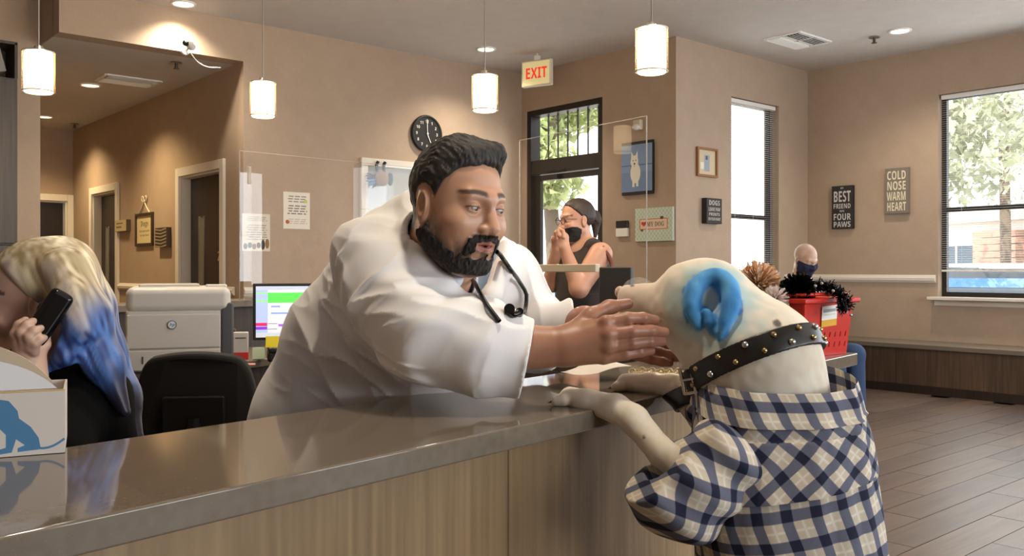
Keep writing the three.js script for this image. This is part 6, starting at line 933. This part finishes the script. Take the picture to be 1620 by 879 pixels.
// ---------------------------------------------------------------- the woman standing beyond the side counter
{
  const D = 5.05, hf = frame(V(912, 350, D), -1.12, 0.05, 0, 0.98), base = [V(918, 480, D)[0], 0, -D], P = V, skin = [0.52, 0.28, 0.18];
  const F = figure('person', 'woman in a dark tank top and glasses with a black mask below her face', 'person', base);
  const head = within(headField({ jaw: 1.0 }), hf), nk = bone(hf.from(0, -0.06, -0.02), P(925, 398, D + 0.02), 0.055, 0.07);
  const sh = { l: P(950, 402, D - 0.14), le: P(916, 456, D - 0.22), lw: P(893, 392, D - 0.2), r: P(905, 405, D + 0.16), re: P(868, 455, D + 0.06), rw: P(881, 395, D - 0.02), hip: [base[0], 0.82, base[2]] };
  const handAt = (w, tip, dx) => { const o = lerp3(w, tip, 0.55); const side = [0, 0, 0.011]; return [[bone(w, o, 0.026, 0.03), 0.015], ...[-1.5, -0.5, 0.5, 1.5].flatMap((k) => { const q = add3(o, side, k * 1.6), m = add3(lerp3(o, tip, 0.75), side, k * 1.5), e = add3(add3(m, [dx, 0.012, 0]), side, -k * 0.2); return chain([q, m, e], [0.0115, 0.0105, 0.009]).map((f) => [f, 0.004]); }), ...chain([o, add3(o, [dx * 1.2, 0.01, 0.02]), add3(o, [dx * 1.6, 0.035, 0.018])], [0.015, 0.012, 0.009]).map((f) => [f, 0.006])]; };
  const arms = blend([bone(sh.l, sh.le, 0.066, 0.052), bone(sh.le, sh.lw, 0.05, 0.03), bone(sh.r, sh.re, 0.062, 0.05), bone(sh.re, sh.rw, 0.048, 0.03), ...handAt(sh.lw, P(890, 362, D - 0.18), -0.02), ...handAt(sh.rw, P(879, 364, D - 0.06), 0.02)], 0.02);
  const skinF = (x, y, z) => smin(smin(head(x, y, z), nk(x, y, z), 0.03), arms(x, y, z), 0.01);
  const gA = netMesh(skinF, ...bounds([P(880, 315, D + 0.1), P(960, 470, D - 0.25), P(860, 470, D + 0.2)], 0.09), 0.0055, (x, y, z) => { const [u, v, w] = hf.to(x, y, z); let c = mixc(skin, [0.52, 0.24, 0.17], clamp(0.4 + 0.5 * noise(x * 24, y * 24, z * 24))); for (const s of [-1, 1]) { const bx = (u * s - 0.034) / 0.024, by = (v - 0.031) / 0.005; if (w > 0.04 && Math.abs(bx) < 1 && Math.abs(by) < 1) c = [0.08, 0.05, 0.04]; } const lip = (u / 0.024) ** 2 + ((v + 0.0665) / 0.0105) ** 2; if (w > 0.07 && lip < 1) c = [0.4, 0.14, 0.12]; return c; });
  const gT = netMesh(blend([bone(P(925, 405, D + 0.02), sh.hip, 0.12, 0.15), bone(sh.l, sh.r, 0.06, 0.06), ...[-1, 1].map((s) => bone([sh.hip[0], 0.8, sh.hip[2] + s * 0.09], [sh.hip[0], 0.07, sh.hip[2] + s * 0.1], 0.1, 0.045))], 0.04), [base[0] - 0.3, 0.03, base[2] - 0.35], [base[0] + 0.35, 1.35, base[2] + 0.35], 0.016, () => skin);
  F.put('body', joinCol([gA, gT]), skinMat()); eyes(hf, F.put, [0, -0.1, 1], [0.05, 0.03, 0.02]);
  const hairF = (x, y, z) => { const [u, v, w] = hf.to(x, y, z); let d = egg([0, 0.04, -0.014], [0.083, 0.094, 0.104])(u, v, w); d = smax(d, Math.max(w - 0.05 - (v - 0.07) * 0.9, -v - 0.05 - w * 0.3) * 0.8, 0.01); const ear = Math.hypot((w + 0.006) / 0.022, (v + 0.004) / 0.036) - 1; d = Math.max(d, -ear * 0.018); d = smin(d, blend([egg([0, 0.02, -0.125], [0.035, 0.045, 0.03]), bone([0, 0, -0.13], [0, -0.09, -0.12], 0.03, 0.012)], 0.02)(u, v, w), 0.012); return (d + 0.002 * noise(u * 160, v * 60, w * 60)) * hf.scale; };
  F.put('hair', netMesh(hairF, ...bounds([hf.from(0, 0.02, -0.04)], 0.17), 0.0055), std(hex('#2c2019'), 0.55));
  const mask = (x, y, z) => { const [u, v, w] = hf.to(x, y, z), c = Math.hypot((w - 0.06) / 0.06, (v + 0.075) / 0.045) - 1; return Math.max(Math.abs(head(x, y, z) - 0.006) - 0.0025, c * 0.03, -w + 0.012); };
  F.put('face_mask', netMesh(mask, ...bounds([hf.from(0, -0.05, 0.05)], 0.12), 0.005), std(hex('#141416'), 0.85));
  const gl = []; for (const s of [-1, 1]) gl.push(new THREE.TorusGeometry(0.021, 0.0018, 6, 24).translate(s * 0.032, 0.004, 0.104), cyl(0.0016, 0.0016, 0.11, 6).rotateX(Math.PI / 2).translate(s * 0.066, 0.012, 0.05)); gl.push(cyl(0.0016, 0.0016, 0.024, 6).rotateZ(Math.PI / 2).translate(0, 0.008, 0.108));
  const gm = merge(gl); gm.applyMatrix4(new THREE.Matrix4().makeBasis(...hf.ax.map((a) => new THREE.Vector3(...a))).scale(new THREE.Vector3(0.98, 0.98, 0.98)).setPosition(...hf.o)); F.put('glasses', gm, M.black);
  const top = blend([bone(P(925, 428, D), [sh.hip[0], 0.72, sh.hip[2]], 0.145, 0.175), bone(P(938, 390, D - 0.10), P(935, 430, D - 0.07), 0.05, 0.11), bone(P(910, 396, D + 0.02), P(908, 430, D + 0.02), 0.045, 0.1)], 0.04);
  F.put('tank_top', netMesh((x, y, z) => top(x, y, z) + 0.004 * noise(x * 14, y * 14, z * 14), [base[0] - 0.32, 0.5, base[2] - 0.35], [base[0] + 0.35, 1.4, base[2] + 0.35], 0.01), std(hex('#2b2220'), 0.85));
  F.put('trousers', netMesh(blend([-1, 1].map((s) => bone([sh.hip[0], 0.76, sh.hip[2] + s * 0.09], [sh.hip[0], 0.06, sh.hip[2] + s * 0.1], 0.12, 0.065)), 0.03), [base[0] - 0.25, 0, base[2] - 0.3], [base[0] + 0.25, 0.92, base[2] + 0.3], 0.016), std(hex('#1d1d22'), 0.9));
  F.put('bag_strap', tube([P(953, 390, D - 0.18), P(966, 412, D - 0.2), P(972, 450, D - 0.19), P(968, 480, D - 0.16)], 0.012, 24, 8), std(hex('#6d3a33'), 0.8));
}
// ---------------------------------------------------------------- the seated man in the waiting area
{
  const D = 7.45, hf = frame(V(1274, 411, D), 0.42, 0.42, 0, 1.05), base = [V(1272, 500, D)[0], 0, -D - 0.1], P = V, skin = [0.60, 0.40, 0.30];
  const F = figure('person', 'seated bald man with a navy face mask behind the red basket', 'person', base), x0 = base[0], z0 = base[2];
  const head = within(headField({ jaw: 1 }), hf), nk = bone(hf.from(0, -0.06, -0.03), [x0, 1.02, z0], 0.055, 0.075);
  const knees = [V(1322, 566, 7.05), V(1352, 560, 7.2)];
  const gA = netMesh((x, y, z) => smin(head(x, y, z), nk(x, y, z), 0.03), ...bounds([hf.from(0, 0, 0), [x0, 1.04, z0]], 0.16), 0.006, (x, y, z) => { const [u, v, w] = hf.to(x, y, z); let c = mixc(skin, [0.56, 0.33, 0.25], clamp(0.4 + 0.5 * noise(x * 30, y * 30, z * 30))); if (w < 0.03 && v < 0.06 && v > -0.06 && !(Math.abs(u) > 0.07)) c = mixc(c, [0.6, 0.56, 0.52], 0.6); if (v > 0.03 && w < 0.04) c = mixc(c, [0.62, 0.52, 0.45], 0.4); return c; });
  const lap = (i) => [[x0 + (i ? 0.1 : -0.08), 0.5, z0], knees[i]];
  const gT = netMesh(blend([bone([x0, 1.0, z0], [x0, 0.5, z0], 0.11, 0.15), bone([x0 - 0.18, 0.97, z0], [x0 + 0.18, 0.97, z0], 0.06, 0.06), ...[0, 1].flatMap((i) => [bone(lap(i)[0], knees[i], 0.085, 0.06), bone(knees[i], [knees[i][0] + 0.02, 0.06, knees[i][2] + 0.02], 0.055, 0.04)]), ...[-1, 1].flatMap((s) => [bone([x0 + s * 0.2, 0.95, z0], [x0 + s * 0.27, 0.7, z0 + 0.05], 0.05, 0.045), bone([x0 + s * 0.27, 0.7, z0 + 0.05], [x0 + s * 0.12, 0.66, z0 + 0.28], 0.042, 0.03), bone([x0 + s * 0.12, 0.66, z0 + 0.28], [x0 + s * 0.06, 0.67, z0 + 0.34], 0.03, 0.03)])], 0.03), [x0 - 0.45, 0.0, z0 - 0.3], [x0 + 0.65, 1.15, z0 + 0.65], 0.016, () => skin);
  F.put('body', joinCol([gA, gT]), skinMat());
  const mask = (x, y, z) => { const [u, v, w] = hf.to(x, y, z), c = Math.max(v - 0.002, -v - 0.115, -w + 0.015); return Math.max(Math.abs(head(x, y, z) - 0.006) - 0.003, c); };
  F.put('face_mask', netMesh(mask, ...bounds([hf.from(0, -0.06, 0.05)], 0.12), 0.0055), std(hex('#1f2442'), 0.85));
  F.put('white_shirt', netMesh((x, y, z) => blend([bone([x0, 1.0, z0], [x0, 0.5, z0], 0.125, 0.175), bone([x0 - 0.19, 0.975, z0], [x0 + 0.19, 0.975, z0], 0.07, 0.07), ...[-1, 1].flatMap((s) => [bone([x0 + s * 0.2, 0.95, z0], [x0 + s * 0.27, 0.7, z0 + 0.05], 0.068, 0.06), bone([x0 + s * 0.27, 0.7, z0 + 0.05], [x0 + s * 0.14, 0.665, z0 + 0.24], 0.055, 0.042)])], 0.04)(x, y, z) + 0.004 * noise(x * 12, y * 12, z * 12), [x0 - 0.45, 0.3, z0 - 0.3], [x0 + 0.45, 1.13, z0 + 0.4], 0.014), std(hex('#d6d3d2'), 0.85));
  F.put('jeans', netMesh(blend([0, 1].flatMap((i) => [bone(lap(i)[0], knees[i], 0.105, 0.08), bone(knees[i], [knees[i][0] + 0.02, 0.08, knees[i][2] + 0.02], 0.078, 0.06)]), 0.03), [x0 - 0.35, 0.02, z0 - 0.25], [x0 + 0.65, 0.75, z0 + 0.65], 0.014), std(hex('#33496b'), 0.9));
  const c = thing('waiting_chair', 'dark wooden chair under the bald man in the waiting area', 'chair', world(x0, 0, z0), YAW + 0.2);
  part('seat', rbox(0.5, 0.05, 0.46, 0.015, 0, 0.36, 0), M.dark, c); part('backrest', rbox(0.48, 0.4, 0.03, 0.01, 0, 0.68, -0.27), M.dark, c); for (const [a, b] of [[-1, -1], [1, -1], [-1, 1], [1, 1]]) part('leg', box(0.035, b < 0 ? 0.7 : 0.34, 0.035, a * 0.22, b < 0 ? 0.35 : 0.17, b * 0.2 - (b < 0 ? 0.06 : 0)), M.dark, c);
}
// ---------------------------------------------------------------- red basket with tinsel on the counter end
const onCounter = (x, y, z) => new THREE.Vector3(x, y, z).applyAxisAngle(new THREE.Vector3(0, 1, 0), cTurn).add(cPos);
{
  const bx = 2.65, bz = -0.2, L = 0.24, D = 0.3, H = 0.185, t = thing('shopping_basket', 'bright red plastic basket with pierced sides on the counter end', 'basket', onCounter(bx, CT + 0.001, bz), cTurn - 0.25), red = std(hex('#c4220e'), 0.35, { side: THREE.DoubleSide });
  const side = (w0, w1, oblong) => { const s = new THREE.Shape([[-w0 / 2, 0], [w0 / 2, 0], [w1 / 2, H], [-w1 / 2, H]].map((p) => new THREE.Vector2(...p))); const rows = 4, n = Math.round(w0 / 0.03); for (let r = 0; r < rows; r++) for (let k = 0; k < n; k++) { const cx = -w0 / 2 + w0 / n * (k + 0.5), cy = 0.035 + r * 0.034, h = new THREE.Path(); if (oblong && cy > 0.09) continue; if (oblong) { h.moveTo(cx - 0.004, cy - 0.008); h.lineTo(cx + 0.002, cy - 0.008); h.lineTo(cx + 0.005, cy + 0.01); h.lineTo(cx - 0.001, cy + 0.01); } else h.absellipse(cx, cy, 0.009, 0.011, 0, 6.283, false); s.holes.push(h); } return new THREE.ExtrudeGeometry(s, { depth: 0.003, bevelEnabled: false, curveSegments: 8 }); };
  const tilt = 0.09, o = Math.sin(tilt) * H;
  part('side', side(L, L + 2 * o, true), red, t, [0, 0, D / 2], [tilt, 0, 0]); part('side', side(L, L + 2 * o, true), red, t, [0, 0, -D / 2], [tilt, Math.PI, 0, 'YXZ']);
  for (const s of [-1, 1]) { const m = part('side', side(D, D + 2 * o, false), red, t, [s * L / 2, 0, 0]); m.rotation.set(tilt, s * Math.PI / 2, 0, 'YXZ'); }
  for (const m of t.children.slice(1, 2)) m.rotation.set(tilt, Math.PI, 0, 'YXZ');
  part('bottom', box(L, 0.004, D, 0, 0.003, 0), red, t);
  const rw = L / 2 + o + 0.008, rd = D / 2 + o + 0.008; part('rim', merge([rbox(2 * rw + 0.024, 0.018, 0.024, 0.006, 0, H, rd), rbox(2 * rw + 0.024, 0.018, 0.024, 0.006, 0, H, -rd), rbox(0.024, 0.018, 2 * rd, 0.006, rw, H, 0), rbox(0.024, 0.018, 2 * rd, 0.006, -rw, H, 0)]), red, t);
  part('handle', tube([[-rw, H + 0.012, 0.02], [-rw + 0.01, H + 0.02, rd - 0.03], [0, H + 0.022, rd + 0.004], [rw - 0.01, H + 0.02, rd - 0.03], [rw, H + 0.012, 0.02]], 0.006, 40, 8), red, t);
  part('price_label', new THREE.PlaneGeometry(0.085, 0.07), face((x) => { x.fillStyle = '#e8e4dc'; x.fillRect(0, 0, 256, 210); x.fillStyle = '#d9a21c'; x.fillRect(0, 142, 256, 68); x.fillStyle = '#8d97a5'; x.fillRect(24, 34, 208, 30); x.fillStyle = '#b9b6b0'; for (let k = 0; k < 12; k++) x.fillRect(28 + k * 17, 86, 11, 10); }, 256, 210), t, [0.0, H * 0.72, D / 2 + o * 0.72 + 0.0065], [tilt, 0, 0.06]);
}
function pompom(name, label, pos, r, n, mats, drape) {   // a ball of narrow curled foil strips
  const t = thing(name, label, 'tinsel', pos), by = mats.map(() => []);
  for (let i = 0; i < n; i++) {
    const g = new THREE.PlaneGeometry(0.006, r * (0.55 + rnd() * 0.5), 1, 3), p = g.attributes.position, b = (rnd() - 0.5) * 10; for (let k = 0; k < p.count; k++) { const y = p.getY(k); p.setZ(k, b * y * y); }
    const a = rnd() * 6.283, c = rnd() * 2 - 1, s = Math.sqrt(1 - c * c), q = new THREE.Quaternion().setFromUnitVectors(new THREE.Vector3(0, 1, 0), new THREE.Vector3(s * Math.cos(a), c, s * Math.sin(a))); g.rotateY(rnd() * 6); g.applyQuaternion(q); g.translate(s * Math.cos(a) * r * 0.62, c * r * 0.62, s * Math.sin(a) * r * 0.62); by[i % mats.length].push(g.toNonIndexed());
  }
  by.forEach((l, k) => { const g = merge(l); g.computeVertexNormals(); const m = part(['strands', 'bright_strands'][k % 2], g, mats[k], t); m.userData.kind = 'stuff'; });
  return t;
}
{
  const blackFoil = std(hex('#1b1a1a'), 0.25, { metalness: 0.6, side: THREE.DoubleSide }), silverFoil = std(hex('#6d6a62'), 0.2, { metalness: 0.9, side: THREE.DoubleSide }), goldFoil = std(hex('#e3b98a'), 0.25, { metalness: 0.6, side: THREE.DoubleSide }), peach = std(hex('#f0d9c4'), 0.5, { side: THREE.DoubleSide });
  pompom('tinsel_pompom', 'black tinsel pom-pom heaped in the red basket', W(1262, 458, 3.0), 0.055, 900, [blackFoil, blackFoil, blackFoil, blackFoil, silverFoil]);
  pompom('tinsel_pompom', 'gold and peach tinsel pom-pom standing behind the dog neck', W(1198, 450, 3.08), 0.075, 900, [goldFoil, peach, goldFoil, peach]);
  const body = W(1225, 470, 3.0); pompom('tulle_puff', 'pale pink tulle puff bulging over the basket edge', W(1226, 474, 2.98), 0.045, 500, [std(hex('#ecd9d2'), 0.8, { side: THREE.DoubleSide }), std(hex('#f3e7e2'), 0.8, { side: THREE.DoubleSide })]);
  const t = thing('tinsel_garland', 'black tinsel garland draped over the basket rim beside the label', 'tinsel', W(1310, 455, 2.95)), l = [], cv = new THREE.CatmullRomCurve3([[1282, 455, 3.02], [1300, 452, 3.0], [1316, 456, 2.98], [1330, 466, 2.98], [1338, 480, 2.96], [1332, 488, 2.94]].map((q) => W(...q).sub(t.position)));
  for (let i = 0; i < 700; i++) { const p = cv.getPointAt(rnd()), g = new THREE.PlaneGeometry(0.004, 0.026 + rnd() * 0.024), a = rnd() * 6.283, c = rnd() * 2 - 1, s = Math.sqrt(1 - c * c); g.applyQuaternion(new THREE.Quaternion().setFromUnitVectors(new THREE.Vector3(0, 1, 0), new THREE.Vector3(s * Math.cos(a), c, s * Math.sin(a)))); g.translate(p.x + (rnd() - 0.5) * 0.02, p.y + (rnd() - 0.5) * 0.02, p.z + (rnd() - 0.5) * 0.02); l.push(g.toNonIndexed()); }
  const m = part('strands', merge(l), blackFoil, t); m.userData.kind = 'stuff';
  for (const [a, b, c] of [[1300, 448, 2.9], [1318, 460, 2.85], [1290, 452, 2.92], [1346, 498, 2.86]]) part('sequin', new THREE.SphereGeometry(0.005, 8, 6), M.metal, t).position.copy(W(a, b, c).sub(t.position));
}
renderer.render(scene, camera);
